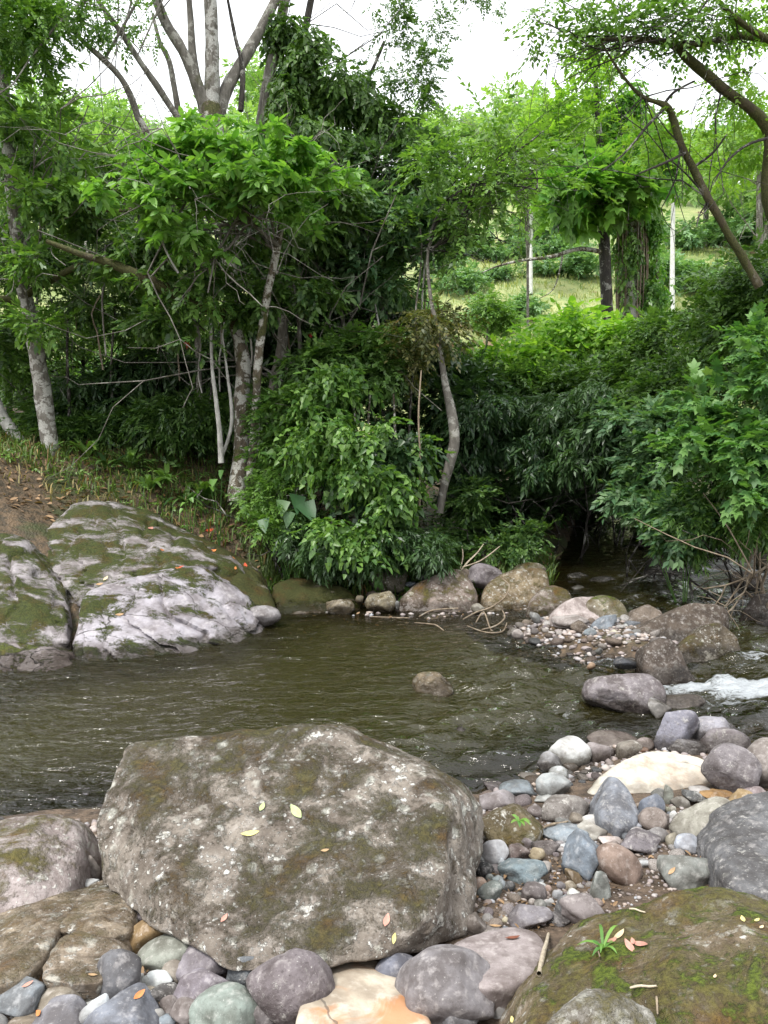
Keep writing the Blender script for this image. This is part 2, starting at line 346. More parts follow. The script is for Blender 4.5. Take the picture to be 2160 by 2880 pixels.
# ================================================================== WATER
xs, ys = np.arange(-8, 8.2, .045), np.concatenate([np.arange(4.2, 11, .035), np.arange(11, 26, .09)])
wx, wy, wf = grid(xs, ys); z0 = level(wx, wy)
fo = np.zeros_like(wx)
for (u, v, rx, ry, a) in [(1620, 1500, .55, .22, 1.15), (1500, 1497, .45, .10, 1.0), (1440, 1490, .25, .08, .8), (1590, 1425, .7, .3, .5), (1230, 1395, .35, .12, .8), (1330, 1425, .5, .16, .75), (1290, 1440, .4, .14, .6),
                       (1150, 1372, .3, .10, .6), (1400, 1440, .35, .2, .6), (1545, 1240, .8, .5, .8), (1620, 1250, .6, .4, .9), (1590, 1455, .8, .25, .55), (1000, 1375, .3, .06, .3), (1180, 1660, .4, .3, .28), (1330, 1580, .5, .2, .25), (1060, 1640, .3, .2, .2), (1560, 1520, .6, .2, .7), (1640, 1440, .5, .3, .7), (1350, 1400, .3, .2, .6), (1480, 1470, .3, .1, .8), (1180, 1385, .4, .1, .6), (1230, 1440, .5, .2, .42), (1120, 1480, .6, .3, .38), (1000, 1460, .5, .3, .25), (1250, 1500, .5, .3, .36), (1150, 1560, .6, .3, .36), (1030, 1540, .5, .3, .28), (1100, 1620, .4, .3, .36)]:  # rapids foam, plus weak mid-pool spots painting the sky's glints white
    c = PZ(u, v, .05); fo = np.maximum(fo, a * np.exp(-((wx - c.x) / rx) ** 2 - ((wy - c.y) / ry) ** 2))
q = np.stack([wx, wy, 0 * wx], 1)
ang = .18; fx = wx * math.cos(ang) + wy * math.sin(ang); fy = -wx * math.sin(ang) + wy * math.cos(ang)
warp = NZ.fbm(q * .7, 3)
fast = sstep(-.5, 1.6, wx + .5 * (7.5 - wy)) * (1 - .6 * sstep(11, 13, wy)); amp = .38 + 1.7 * fast
wz = z0 + amp * (.060 * NZ.fbm(np.stack([fx * 1.3, fy * 3.3 + warp * .9, 0 * fx], 1), 4, .55) + .016 * NZ.fbm(np.stack([fx * 5.5, fy * 9, 0 * fx + 3], 1), 2))
wz += np.clip(fo, 0, 1) * (.10 * NZ.fbm(q * 3.6 + 5, 4, .6) + .03)
hg = heights(wx, wy); depth = np.clip(z0 - hg, 0, 2)
keep = ((hg - z0)[wf] < .12).any(1)
used = np.unique(wf[keep]); remap = -np.ones(len(wx), int); remap[used] = np.arange(len(used))
wb = NB('stream_water')
geo = wb.add('ShaderNodeNewGeometry').outputs['Position']
mp = wb.add('ShaderNodeMapping'); mp.inputs['Scale'].default_value = (6, 13, 6); mp.inputs['Rotation'].default_value = (0, 0, .2); wb.l.new(geo, mp.inputs[0])
mp2 = wb.add('ShaderNodeMapping'); mp2.inputs['Scale'].default_value = (2.2, 6, 2); mp2.inputs['Rotation'].default_value = (0, 0, .2); wb.l.new(geo, mp2.inputs[0])
at_d = wb.add('ShaderNodeAttribute', attribute_name='depth').outputs['Fac']; at_f = wb.add('ShaderNodeAttribute', attribute_name='foam_glint').outputs['Fac']
nb1 = wb.noise(mp.outputs[0], 1.0, 4, .55, .6); nb2 = wb.noise(mp2.outputs[0], 1.0, 4, .6, .5)
nrm = wb.bump(wb.math('ADD', nb1, wb.math('MULTIPLY', nb2, 1.5)), .8, .05)
fr = wb.add('ShaderNodeFresnel'); fr.inputs['IOR'].default_value = 1.58; wb.l.new(nrm, fr.inputs['Normal'])
gl = wb.add('ShaderNodeBsdfGlossy'); gl.inputs['Roughness'].default_value = .04; wb.l.new(nrm, gl.inputs['Normal'])
tp = wb.add('ShaderNodeBsdfTransparent'); tp.inputs[0].default_value = (.50, .44, .28, 1)
df = wb.add('ShaderNodeBsdfDiffuse'); df.inputs[0].default_value = (.030, .027, .009, 1)
un = wb.add('ShaderNodeMixShader'); wb.l.new(wb.ramp(at_d, -.05, .55, .08, .90), un.inputs[0]); wb.l.new(tp.outputs[0], un.inputs[1]); wb.l.new(df.outputs[0], un.inputs[2])
su = wb.add('ShaderNodeMixShader'); wb.l.new(fr.outputs[0], su.inputs[0]); wb.l.new(un.outputs[0], su.inputs[1]); wb.l.new(gl.outputs[0], su.inputs[2])
fd = wb.add('ShaderNodeBsdfDiffuse'); fd.inputs[0].default_value = (.66, .70, .73, 1)
nf = wb.noise(mp2.outputs[0], 4.2, 9, .74, 1.2)
wb.l.new(wb.bump(nf, 1.0, .08), fd.inputs['Normal'])
ff = wb.ramp(wb.math('ADD', wb.math('MULTIPLY', at_f, .62), nf), .84, 1.08)
bub = wb.ramp(wb.voro(geo, 34), .05, .03)                      # stray bubbles drifting on the pool
ff = wb.math('MAXIMUM', ff, wb.math('MULTIPLY', bub, wb.ramp(wb.noise(geo, 1.4, 3), .50, .62)))
fm = wb.add('ShaderNodeMixShader'); wb.l.new(wb.math('MULTIPLY', ff, .92), fm.inputs[0]); wb.l.new(su.outputs[0], fm.inputs[1]); wb.l.new(fd.outputs[0], fm.inputs[2])
wb.l.new(fm.outputs[0], wb.out.inputs[0])
me = mesh_np('water', np.stack([wx, wy, wz], 1)[used], remap[wf[keep]], wb.m)
for nm, arr in (('depth', depth), ('foam_glint', fo)):
    a = me.attributes.new(nm, 'FLOAT', 'POINT'); a.data.foreach_set('value', arr[used].astype(np.float32))
tag(obj('water', me), 'shallow olive green stream with ripples and small rapids', 'water', kind='structure')
# ================================================================== ROCKS
_ico = {}
def ico(n):
    if n not in _ico:
        bm = bmesh.new(); bmesh.ops.create_icosphere(bm, subdivisions=n, radius=1)
        _ico[n] = (np.array([v.co[:] for v in bm.verts]), np.array([[v.index for v in f.verts] for f in bm.faces])); bm.free()
    return _ico[n]
def rock_obj(name, V, F, mat, color, label, cat, group):
    lo, hi = V.min(0), V.max(0); org = np.array([(lo[0] + hi[0]) / 2, (lo[1] + hi[1]) / 2, lo[2]])
    o = obj(name, mesh_np(name, V - org, F, MAT[mat]), None, org); o.color = tuple(color) + (1,)
    return tag(o, label, cat, group)
def hull(name, pts, label, color, mat='rough', sub=5, p=16, amp=.03, freq=3.0, seed=1, cat='boulder', group=None, back=.5, base=None, ridge=0.0, comp=1.0, seat=None, foot=True, terr=0.0, xtra=(), infl=1.0):
    """boulder from points on its visible surface (u, v, y) plus its far side set back and its foot in the ground"""
    y0 = min(q[2] for q in pts); pts = [(q[0], q[1], y0 + (q[2] - y0) * comp) for q in pts]
    if seat is not None:
        lw = max(pts, key=lambda q: q[1]); f = (CAMZ - seat) / (CAMZ - P(*lw).z); pts = [(q[0], q[1], q[2] * f) for q in pts]
    W3 = [Vector(P(*q)) for q in pts]; zlo = min(w.z for w in W3)
    base = zlo - .12 if base is None else base
    ex = []
    ym = np.mean([w.y for w in W3])
    for w in W3:
        if w.y >= ym: ex += [Vector((w.x, w.y + back, max(base, w.z - back * ((CAMZ - w.z) / w.y + .18)))), Vector((w.x, w.y + back * 1.1, base))]
        if foot: ex.append(Vector((w.x, w.y + .05, min(base, w.z))))
    ex += [P(*q) for q in xtra]
    bm = bmesh.new()
    for w in W3 + ex: bm.verts.new(w)
    r = bmesh.ops.convex_hull(bm, input=bm.verts); bm.normal_update()
    vs = list({v for f in bm.faces for v in f.verts}); c = sum((v.co for v in vs), Vector()) / len(vs)
    pl = []
    for f in sorted(bm.faces, key=lambda f: -f.calc_area()):
        n = f.normal; h = n.dot(f.verts[0].co - c)
        if h < 0: n, h = -n, -h
        if h > 1e-4 and not any(np.dot(n, k) > .985 for k, _ in pl): pl.append((np.array(n), h))
    dims = np.array([max(v.co[i] for v in vs) - min(v.co[i] for v in vs) for i in range(3)]); bm.free()
    D, F = ico(sub); d = D * dims; d /= np.linalg.norm(d, axis=1)[:, None]
    N = np.array([k for k, _ in pl]); Hh = np.array([h for _, h in pl])
    rr = ((np.clip(d @ N.T, 0, None) / Hh) ** p).sum(1) ** (-1.0 / p) * (1 + .45 / p) * infl
    V = np.array(c) + d * rr[:, None]; nz = Noise(seed)
    disp = nz.fbm(V * freq, 5, .52)
    if ridge: disp = disp - ridge * (1 - np.abs(nz.fbm(V * freq * .6 + 9, 3)) * 2) ** 4
    if terr:                                       # worn edges of tilted beds
        tt = V @ np.array([.55, -.25, .8]) * 5.5 + 1.3 * nz.fbm(V * 1.1 + 4, 3); sw = tt - np.floor(tt)
        disp = disp - terr * sstep(.72, .98, sw) * (1 - sstep(.98, 1.0, sw)) - .5 * terr * sw
    V = V + d * (amp * disp)[:, None]
    return rock_obj(name, V, F, mat, color, label, cat, group)
REG = {'1': (998.5, 1574.5, .2083), '2': (1313.4, 1574.5, .2083), '3': (990.8, 1789.6, .2361), '4': (192, 1904.8, .2361), '5': (0, 1904.8, .1852), '6': (537.6, 1904.8, .2778),
       '7': (1060, 1290.3, .2407), '8': (768, 1198.2, .2315), 'd': (0, 0, 1.0), '9': (829.5, 1659, .5)}
def blob(sub, ang, seed):
    """unit stone: a ball worn flat on some sides"""
    r = np.random.RandomState(seed); D, F = ico(sub)
    k = 5 + int(11 * ang); n = r.normal(size=(k, 3)); n /= np.linalg.norm(n, axis=1)[:, None]
    h = 1 - (.13 + .46 * ang) * r.rand(k); p = 8 + 36 * ang
    rr = (((np.clip(D @ n.T, 0, None) / h) ** p).sum(1) + 1) ** (-1.0 / p)
    V = D * rr[:, None]; nz = Noise(seed + 50)
    V = V + D * (.07 * nz(V * 1.3 + 3) + (.018 + .06 * ang) * nz.fbm(V * 2.6, 5))[:, None]
    V -= (V.max(0) + V.min(0)) / 2; V /= np.abs(V).max(0)
    return V, F
STONES = []
def stone(reg, x0, y0, x1, y1, col, ang, label, mat='stone', roll=0, k=.8, sub=None, y=None, lift=0, name='river_stone', cat='stone', group=None, sink=.62, seed=None):
    a, b, s = REG[reg]; u0, u1, v0, v1 = a + x0 * s, a + x1 * s, b + y0 * s, b + y1 * s
    u, v, w, h = (u0 + u1) / 2, (v0 + v1) / 2, (u1 - u0) / 2, (v1 - v0) / 2
    d = ray(u, v).normalized(); e = math.asin(-d.z)
    def size(t):
        sx = w / FPX * t * 1.03; av = h / FPX * t * 1.03; sy = k * sx
        if sy * math.sin(e) > .8 * av: sy = .8 * av / max(.05, math.sin(e))
        return sx, sy, math.sqrt(max(av * av - (sy * math.sin(e)) ** 2, (.3 * av) ** 2)) / math.cos(e)
    if y: t = y / d.y
    else:
        T = np.arange(1.5, 26, .02); Xs, Ys, Zs = d.x * T, d.y * T, CAMZ + d.z * T; g = heights(Xs, Ys)
        sz = np.array([size(tt)[2] for tt in T]); f = Zs - g - sink * sz - lift
        i = np.argmax(f < 0); t = T[i] if f[i] < 0 else 10
    sx, sy, sz = size(t); c = np.array([d.x * t, d.y * t, CAMZ + d.z * t])
    px = max(w, h) * .92
    sub = sub or (5 if px > 75 else 4 if px > 17 else 3)
    seed = seed if seed is not None else int(u * 7 + v * 13) % 9973
    V, F = blob(sub, min(1, ang + .28), seed)
    if roll:
        # a leaning stone: build it long, roll it in the picture plane, then fit its box again
        R = np.array(Matrix.Rotation(math.radians(roll), 3, 'Y')); V = V * (1, .8, .55); V = V @ R.T; V /= np.abs(V).max(0)
    V = V * (sx, sy, sz)
    V += c
    col = tuple(x * (.88 if mat == 'pale' else .70) * f for x, f in zip(col, (.95, 1.0, 1.02)))
    o = rock_obj(name, V, F, mat, col, label, cat, group)
    STONES.append((c, max(sx, sy), o))
    return o
# colours
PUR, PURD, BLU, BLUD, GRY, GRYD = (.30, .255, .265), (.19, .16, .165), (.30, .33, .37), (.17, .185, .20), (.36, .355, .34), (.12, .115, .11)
WHT, CRM, TAN, BRN, BRD, PNK, ORG, GRN = (.66, .65, .62), (.64, .57, .44), (.46, .37, .25), (.26, .20, .155), (.13, .10, .085), (.46, .35, .31), (.42, .24, .10), (.30, .35, .29)
# --- the large boulder in the foreground
hull('boulder', [(296, 1603, 4.08), (345, 1594, 4.2), (740, 1560, 4.32), (1000, 1690, 4.0), (1042, 1735, 3.95), (1042, 1850, 3.75), (998, 2025, 3.25), (972, 1715, 3.66), (940, 1985, 3.0), (830, 2078, 2.86), (640, 2092, 2.8), (430, 2055, 2.9), (212, 1810, 3.62), (214, 1910, 3.5), (255, 1665, 3.86)],
    'largest boulder in the foreground, brown grey and blotched with pale lichen and moss', (.235, .205, .172), 'big', sub=7, p=90, amp=.05, freq=3.4, seed=3, back=.4, base=.12, ridge=.3, foot=False, infl=1.01)
# --- mossy boulder at lower right
hull('boulder', [(1800, 1990, 2.5), (1650, 1930, 2.62), (1560, 1908, 2.68), (1480, 1918, 2.7), (1300, 1978, 2.68), (1200, 2045, 2.62), (1140, 2130, 2.45), (1085, 2215, 2.28), (1300, 2130, 2.3), (1500, 2050, 2.3), (1700, 2100, 2.1), (1200, 2300, 2.05), (1500, 2330, 1.9), (1900, 2250, 2.0)],
    'moss-covered brown boulder in the right foreground with pink dead leaves on top', (.215, .17, .115), 'mossy', sub=7, p=16, amp=.06, freq=3.5, seed=8, back=.35, base=.2)
hull('boulder', [(1250, 2160, 1.9), (1290, 2132, 1.94), (1340, 2150, 1.93), (1410, 2190, 1.9), (1440, 2260, 1.8), (1170, 2225, 1.83), (1200, 2300, 1.75), (1350, 2300, 1.72)],
    'small ridged grey rock with bright moss at the bottom edge, leaning on the mossy boulder', (.32, .31, .28), 'half', sub=6, p=26, amp=.03, freq=6, seed=12, back=.15, base=.3)
# --- left foreground
hull('boulder', [(-60, 1790, 3.9), (40, 1757, 4.0), (110, 1752, 4.0), (150, 1765, 3.95), (175, 1800, 3.85), (178, 1860, 3.7), (160, 1925, 3.5), (90, 1960, 3.35), (-60, 1975, 3.3), (20, 1850, 3.5), (-120, 1850, 3.6)],
    'pale mauve grey boulder at the left edge with one mossy side', (.40, .35, .34), 'half', sub=6, p=14, amp=.03, freq=4, seed=15, back=.3, base=.1)
hull('boulder', [(-90, 2010, 2.95), (40, 1935, 3.12), (120, 1925, 3.15), (170, 1932, 3.12), (150, 1960, 3.0), (120, 2015, 2.75), (75, 2085, 2.55), (30, 2120, 2.45), (-90, 2160, 2.4), (0, 2010, 2.85)],
    'lumpy brown block with yellow moss, leftmost of the three cracked blocks', (.27, .22, .16), 'lump', sub=6, p=24, amp=.022, freq=7, seed=18, back=.2, base=.2, seat=.40)
hull('boulder', [(135, 1968, 2.95), (165, 1945, 3.08), (215, 1927, 3.12), (260, 1930, 3.1), (289, 1955, 2.98), (287, 2010, 2.8), (240, 2022, 2.72), (185, 1992, 2.8), (125, 2010, 2.78)],
    'lumpy brown block with a curved dark underside, upper one of the three cracked blocks', (.27, .22, .16), 'lump', sub=6, p=22, amp=.018, freq=8, seed=19, back=.15, base=.28, seat=.40)
hull('boulder', [(130, 2025, 2.68), (175, 2012, 2.72), (240, 2022, 2.7), (262, 2040, 2.66), (265, 2080, 2.56), (215, 2130, 2.42), (160, 2128, 2.4), (88, 2112, 2.42), (100, 2070, 2.55)],
    'lumpy brown block in front of the other two cracked blocks', (.27, .22, .165), 'lump', sub=6, p=26, amp=.016, freq=8, seed=20, back=.15, base=.28, seat=.40)
hull('boulder', [(640, 2160, 2.18), (660, 2125, 2.28), (730, 2088, 2.42), (790, 2090, 2.42), (860, 2120, 2.35), (905, 2160, 2.25), (940, 2215, 2.12), (950, 2300, 1.95), (640, 2260, 2.0), (760, 2180, 2.2)],
    'large cream stone with a rusty orange patch at the bottom edge', (.62, .55, .44), 'cream', sub=6, p=10, amp=.012, freq=5, seed=22, seat=.42, back=.12, base=.3, cat='stone')
# --- bedrock slabs on the far left bank
BG = 'bedrock slabs on the left bank'
LIL = (.37, .35, .38)
hull('bedrock_outcrop', [(155, 1395, 8.35), (155, 1330, 8.7), (185, 1275, 9.3), (300, 1232, 9.7), (420, 1216, 9.85), (500, 1258, 9.85), (545, 1312, 9.8), (583, 1358, 9.55), (575, 1380, 9.3), (470, 1424, 8.6), (310, 1456, 8.1), (172, 1458, 8.05), (240, 1350, 8.65), (420, 1330, 9.0)],
    'smooth pale lilac bedrock slab sloping into the pool, streaked with moss', LIL, 'bedrock', sub=7, p=16, amp=.07, freq=1.6, seed=31, terr=.8, cat='rock', group=BG, back=.6, base=-.5, ridge=.2)
hull('bedrock_outcrop', [(72, 1170, 10.6), (100, 1120, 11.0), (160, 1085, 11.6), (260, 1080, 11.8), (330, 1112, 11.6), (410, 1150, 11.4), (480, 1180, 11.2), (540, 1225, 10.6), (430, 1225, 9.95), (300, 1240, 9.85), (180, 1285, 9.4), (105, 1240, 9.8), (250, 1160, 10.7)],
    'moss-banded bedrock slab above and behind the smooth pale slab', (.32, .295, .30), 'bedband', sub=6, p=14, amp=.08, freq=1.5, seed=32, terr=.8, cat='rock', group=BG, back=.7, base=-.2, ridge=.25)
hull('bedrock_outcrop', [(-120, 1150, 10.2), (0, 1140, 10.3), (55, 1165, 10.2), (100, 1225, 9.7), (140, 1290, 9.2), (148, 1390, 8.45), (60, 1400, 8.3), (-120, 1420, 8.2), (20, 1260, 9.1)],
    'bedrock hump with wide bands of moss at the left edge', (.32, .295, .305), 'bedband', sub=6, p=14, amp=.09, freq=1.6, seed=33, terr=.8, cat='rock', group=BG, back=.7, base=-.3, ridge=.25)
hull('bedrock_outcrop', [(-150, 1385, 8.3), (0, 1392, 8.3), (100, 1388, 8.35), (150, 1400, 8.3), (160, 1455, 7.95), (110, 1490, 7.65), (0, 1510, 7.45), (-150, 1540, 7.2)],
    'shattered grey bedrock low at the waterline on the left', (.24, .21, .21), 'shattered', sub=6, p=16, amp=.08, freq=2.6, seed=34, cat='rock', group=BG, back=.4, base=-.4, ridge=.3)
hull('bedrock_outcrop', [(-100, 1100, 11.6), (0, 1072, 11.9), (30, 1078, 11.8), (45, 1105, 11.5), (50, 1130, 11.0), (-100, 1150, 10.8)],
    'small mossy bedrock knob at the left edge below the leaning trunk', (.34, .31, .30), 'bedmoss', sub=5, p=12, amp=.06, freq=2, seed=35, cat='rock', group=BG, back=.4)
hull('bedrock_outcrop', [(400, 1152, 11.4), (480, 1178, 11.2), (560, 1235, 10.9), (590, 1290, 10.4), (600, 1330, 10.0), (560, 1340, 9.9), (520, 1300, 10.0), (440, 1225, 10.2), (350, 1180, 10.9)],
    'dark mossy bedrock shoulder scattered with red leaves', (.28, .25, .21), 'bedmoss', sub=6, p=14, amp=.08, freq=2, seed=36, terr=.8, cat='rock', group=BG, back=.5, base=-.3, ridge=.2)
hull('bedrock_outcrop', [(585, 1262, 11.2), (640, 1247, 11.4), (720, 1262, 11.3), (775, 1292, 10.9), (770, 1322, 10.5), (690, 1315, 10.5), (600, 1318, 10.4)],
    'low mossy rock ledge at the back of the pool', (.27, .23, .18), 'bedmoss', sub=6, p=12, amp=.06, freq=2.4, seed=37, cat='rock', group=BG, back=.5, base=-.3)
# --- boulders along the far waterline
FB = 'boulders along the far waterline'
hull('boulder', [(855, 1318, 10.55), (870, 1290, 10.7), (930, 1252, 11.1), (985, 1236, 11.3), (1010, 1250, 11.2), (1030, 1300, 10.8), (1020, 1328, 10.4), (940, 1330, 10.3), (870, 1328, 10.4)],
    'large pinkish grey boulder with a mossy back at the far waterline', (.23, .185, .16), 'half', sub=6, p=10, amp=.04, freq=2.5, seed=41, group=FB, comp=.6, seat=-.05, infl=1.12, back=.4, base=-.3)
hull('boulder', [(1043, 1290, 10.7), (1060, 1258, 10.9), (1110, 1236, 11.2), (1150, 1229, 11.3), (1175, 1235, 11.2), (1180, 1262, 11.0), (1150, 1300, 10.6), (1110, 1330, 10.35), (1050, 1322, 10.4)],
    'yellowish brown egg-shaped boulder, lichen speckled, at the far waterline', (.24, .19, .12), 'half', sub=6, p=9, amp=.03, freq=2.5, seed=42, group=FB, comp=.6, seat=-.05, infl=1.12, back=.4, base=-.3)
stone('d', 1010, 1217, 1083, 1273, PUR, .3, 'round mauve boulder perched between the two large far boulders', 'rough', y=11.35, name='boulder', cat='boulder', group=FB)
stone('d', 1108, 1215, 1180, 1262, (.30, .25, .18), .3, 'mossy boulder half hidden behind the yellowish egg-shaped boulder', 'half', y=11.9, name='boulder', cat='boulder', group=FB)
hull('boulder', [(1137, 1325, 10.6), (1160, 1285, 10.9), (1195, 1266, 11.1), (1225, 1280, 11.0), (1237, 1310, 10.7), (1230, 1345, 10.3), (1150, 1345, 10.3)],
    'mauve grey boulder with green mossy top beside the gravel spit', (.24, .2, .175), 'half', sub=5, p=9, amp=.03, freq=3, seed=44, group=FB, comp=.6, seat=-.05, infl=1.12, back=.4, base=-.1)
stone('d', 788, 1277, 855, 1330, (.40, .33, .22), .5, 'tan mossy stone standing at the far waterline', 'half', y=10.6, name='boulder', cat='boulder', group=FB)
stone('d', 703, 1292, 765, 1332, (.36, .29, .20), .5, 'low tan stone at the right end of the mossy ledge', 'half', y=10.5, name='boulder', cat='boulder', group=FB)
stone('d', 535, 1308, 606, 1352, (.40, .36, .36), .25, 'rounded mauve stone at the right end of the pale bedrock', 'stone', y=9.75, name='boulder', cat='boulder', group=FB)
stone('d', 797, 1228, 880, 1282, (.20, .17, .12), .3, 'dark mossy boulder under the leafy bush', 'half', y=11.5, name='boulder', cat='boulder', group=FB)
stone('8', 1080, 455, 1205, 548, (.55, .50, .42), .15, 'small round cream stone between the two large far boulders', y=10.4)
stone('8', 490, 345, 545, 390, (.62, .55, .42), .1, 'tiny cream pebble resting on the large pinkish boulder', y=10.75)
stone('8', 1265, 230, 1318, 268, (.62, .55, .42), .1, 'tiny cream pebble beside the perched mauve boulder', y=10.95)
for i, (a, b, c_, d_, l) in enumerate([(570, 160, 705, 240, 'grey angular stone behind the large pinkish boulder'), (460, 250, 560, 305, 'pale blue grey stone behind the tan mossy stone'), (505, 245, 625, 330, 'dark grey stone tucked behind the pinkish boulder'), (980, 130, 1080, 210, 'mossy stone beside the perched mauve boulder'),
                                       (100, 335, 250, 440, 'brown stone behind the tan mossy stone'), (0, 380, 75, 470, 'tan stone left of the tan mossy stone'), (365, 430, 415, 515, 'small grey stones at the foot of the pinkish boulder')]):
    stone('8', a, b, c_, d_, [GRY, BLU, GRYD, BRN, BRN, TAN, GRY][i], .6, l, y=[11.6, 11.4, 11.5, 11.4, 11.1, 10.8, 10.5][i])
# --- gravel spit boulders
hull('boulder', [(1195, 1335, 9.9), (1215, 1310, 10.1), (1250, 1293, 10.3), (1290, 1292, 10.3), (1320, 1320, 10.1), (1340, 1345, 9.8), (1310, 1362, 9.5), (1220, 1350, 9.6)],
    'pale mauve boulder on the gravel spit', (.37, .32, .305), 'stone', sub=5, p=14, amp=.03, freq=3, seed=51, comp=.5, seat=.12, infl=1.12, back=.3)
hull('boulder', [(1275, 1305, 10.4), (1300, 1290, 10.55), (1335, 1295, 10.6), (1355, 1325, 10.4), (1362, 1350, 10.1), (1350, 1362, 9.9), (1320, 1340, 10.0)],
    'moss-topped boulder wedged behind the pale mauve one', (.30, .27, .2), 'mossy', sub=5, p=12, amp=.03, freq=3, seed=52, comp=.5, seat=.12, infl=1.12, back=.3)
hull('boulder', [(1360, 1345, 10.2), (1375, 1318, 10.5), (1400, 1311, 10.6), (1425, 1325, 10.4), (1430, 1350, 10.0), (1370, 1372, 9.8)],
    'small angular brown boulder between the spit and the big slanting boulder', (.15, .12, .095), 'rough', sub=5, p=26, amp=.03, freq=4, seed=53, comp=.5, seat=.12, infl=1.12, back=.3)
hull('boulder', [(1350, 1385, 9.1), (1400, 1350, 9.5), (1470, 1322, 9.9), (1510, 1310, 10.1), (1550, 1312, 10.1), (1566, 1335, 10.0), (1560, 1355, 9.7), (1530, 1372, 9.3), (1500, 1400, 8.9), (1440, 1410, 8.7), (1370, 1405, 8.8)],
    'big slanting brown boulder standing in the rapids with a mossy corner', (.088, .068, .052), 'rough', sub=6, p=16, amp=.04, freq=2.6, seed=54, comp=.3, seat=.03, infl=1.12, back=.35, base=-.2)
hull('boulder', [(1520, 1360, 9.2), (1550, 1352, 9.3), (1580, 1375, 9.2), (1596, 1415, 8.8), (1590, 1440, 8.5), (1500, 1445, 8.4), (1450, 1435, 8.5), (1480, 1400, 8.8)],
    'low mossy brown boulder on the right flank of the big slanting boulder', (.085, .068, .045), 'half', sub=5, p=13, amp=.035, freq=3, seed=55, comp=.3, seat=.03, infl=1.12, back=.35, base=-.2)
hull('boulder', [(1393, 1440, 8.2), (1400, 1402, 8.5), (1430, 1386, 8.65), (1455, 1395, 8.6), (1480, 1435, 8.3), (1505, 1475, 7.95), (1450, 1484, 7.8), (1415, 1482, 7.8), (1450, 1440, 8.05)],
    'dark brown pointed boulder in the rapids, wet at the foot', (.075, .058, .046), 'rough', sub=5, p=20, amp=.03, freq=3, seed=56, comp=.3, seat=.03, infl=1.12, back=.3, base=-.2)
stone('d', 1265, 1455, 1427, 1551, (.30, .255, .26), .22, 'large egg-shaped mauve boulder at the edge of the rapids', 'rough', y=6.85, name='boulder', cat='boulder', k=.75, sub=6)
stone('d', 893, 1455, 977, 1520, (.34, .26, .17), .5, 'pointed tan rock rising out of the pool', 'half', y=7.3, name='boulder', cat='boulder')
stone('d', 955, 1565, 1035, 1606, (.15, .12, .125), .45, 'wet dark rock barely above the water in front of the pointed tan one', 'stone', y=6.38, name='boulder', cat='boulder')
stone('d', 1424, 1500, 1516, 1548, (.22, .18, .16), .5, 'low brown rock right of the egg-shaped boulder', 'rough', y=6.75, name='boulder', cat='boulder')
stone('d', 1398, 1512, 1446, 1556, (.50, .47, .46), .8, 'pale angular stone against the egg-shaped boulder', 'stone', y=6.6)
stone('d', 1515, 1560, 1580, 1600, (.30, .26, .27), .5, 'mauve stone in the current behind the clustered boulders', 'rough', y=6.45)
stone('d', 1590, 1545, 1680, 1590, (.20, .18, .18), .5, 'dark wet rock at the right edge below the white water', 'rough', y=6.6, name='boulder', cat='boulder')
stone('7', 350, 120, 452, 238, GRY, .2, 'upright smooth grey cobble on the gravel spit', roll=35, y=9.41)
stone('7', 555, 152, 870, 262, (.52, .45, .42), .4, 'pale pink rock lying across the gravel spit', y=9.12)
stone('7', 725, 210, 878, 332, BRN, .6, 'rough brown stone against the pale pink rock', 'rough', y=8.88)
stone('7', 900, 135, 1120, 350, BLU, .7, 'blue grey slab leaning on the pale mauve boulder', roll=-50, y=8.98)
stone('7', 835, 270, 945, 362, (.30, .33, .35), .6, 'blue grey stone at the foot of the leaning slab', y=8.74)
stone('7', 1020, 290, 1180, 392, CRM, .35, 'cream cobble on the right end of the gravel spit', y=8.74)
stone('7', 1115, 325, 1208, 408, TAN, .3, 'tan cobble touching the cream one on the gravel spit', y=8.64)
stone('7', 1148, 245, 1242, 338, WHT, .7, 'white angular stone against the big slanting boulder', y=8.93)
stone('7', 190, 288, 295, 372, (.43, .37, .34), .4, 'pinkish stone at the left tip of the gravel spit', y=8.79)
stone('7', 862, 585, 940, 650, (.60, .40, .26), .3, 'orange stone with water running over it in the rapids', y=7.64)
stone('7', 1110, 540, 1312, 642, (.10, .10, .11), .3, 'wet black stone in the rapids below the gravel spit', y=7.69)
stone('7', 1195, 390, 1272, 460, (.58, .52, .42), .2, 'pale round pebble at the foot of the slanting boulder', y=8.36)
stone('7', 1260, 400, 1340, 465, (.40, .35, .28), .4, 'brownish pebble next to the pale round one by the slanting boulder', y=8.36)
stone('7', 940, 455, 1000, 515, GRY, .3, 'grey pebble at the wet edge of the spit', y=8.21)
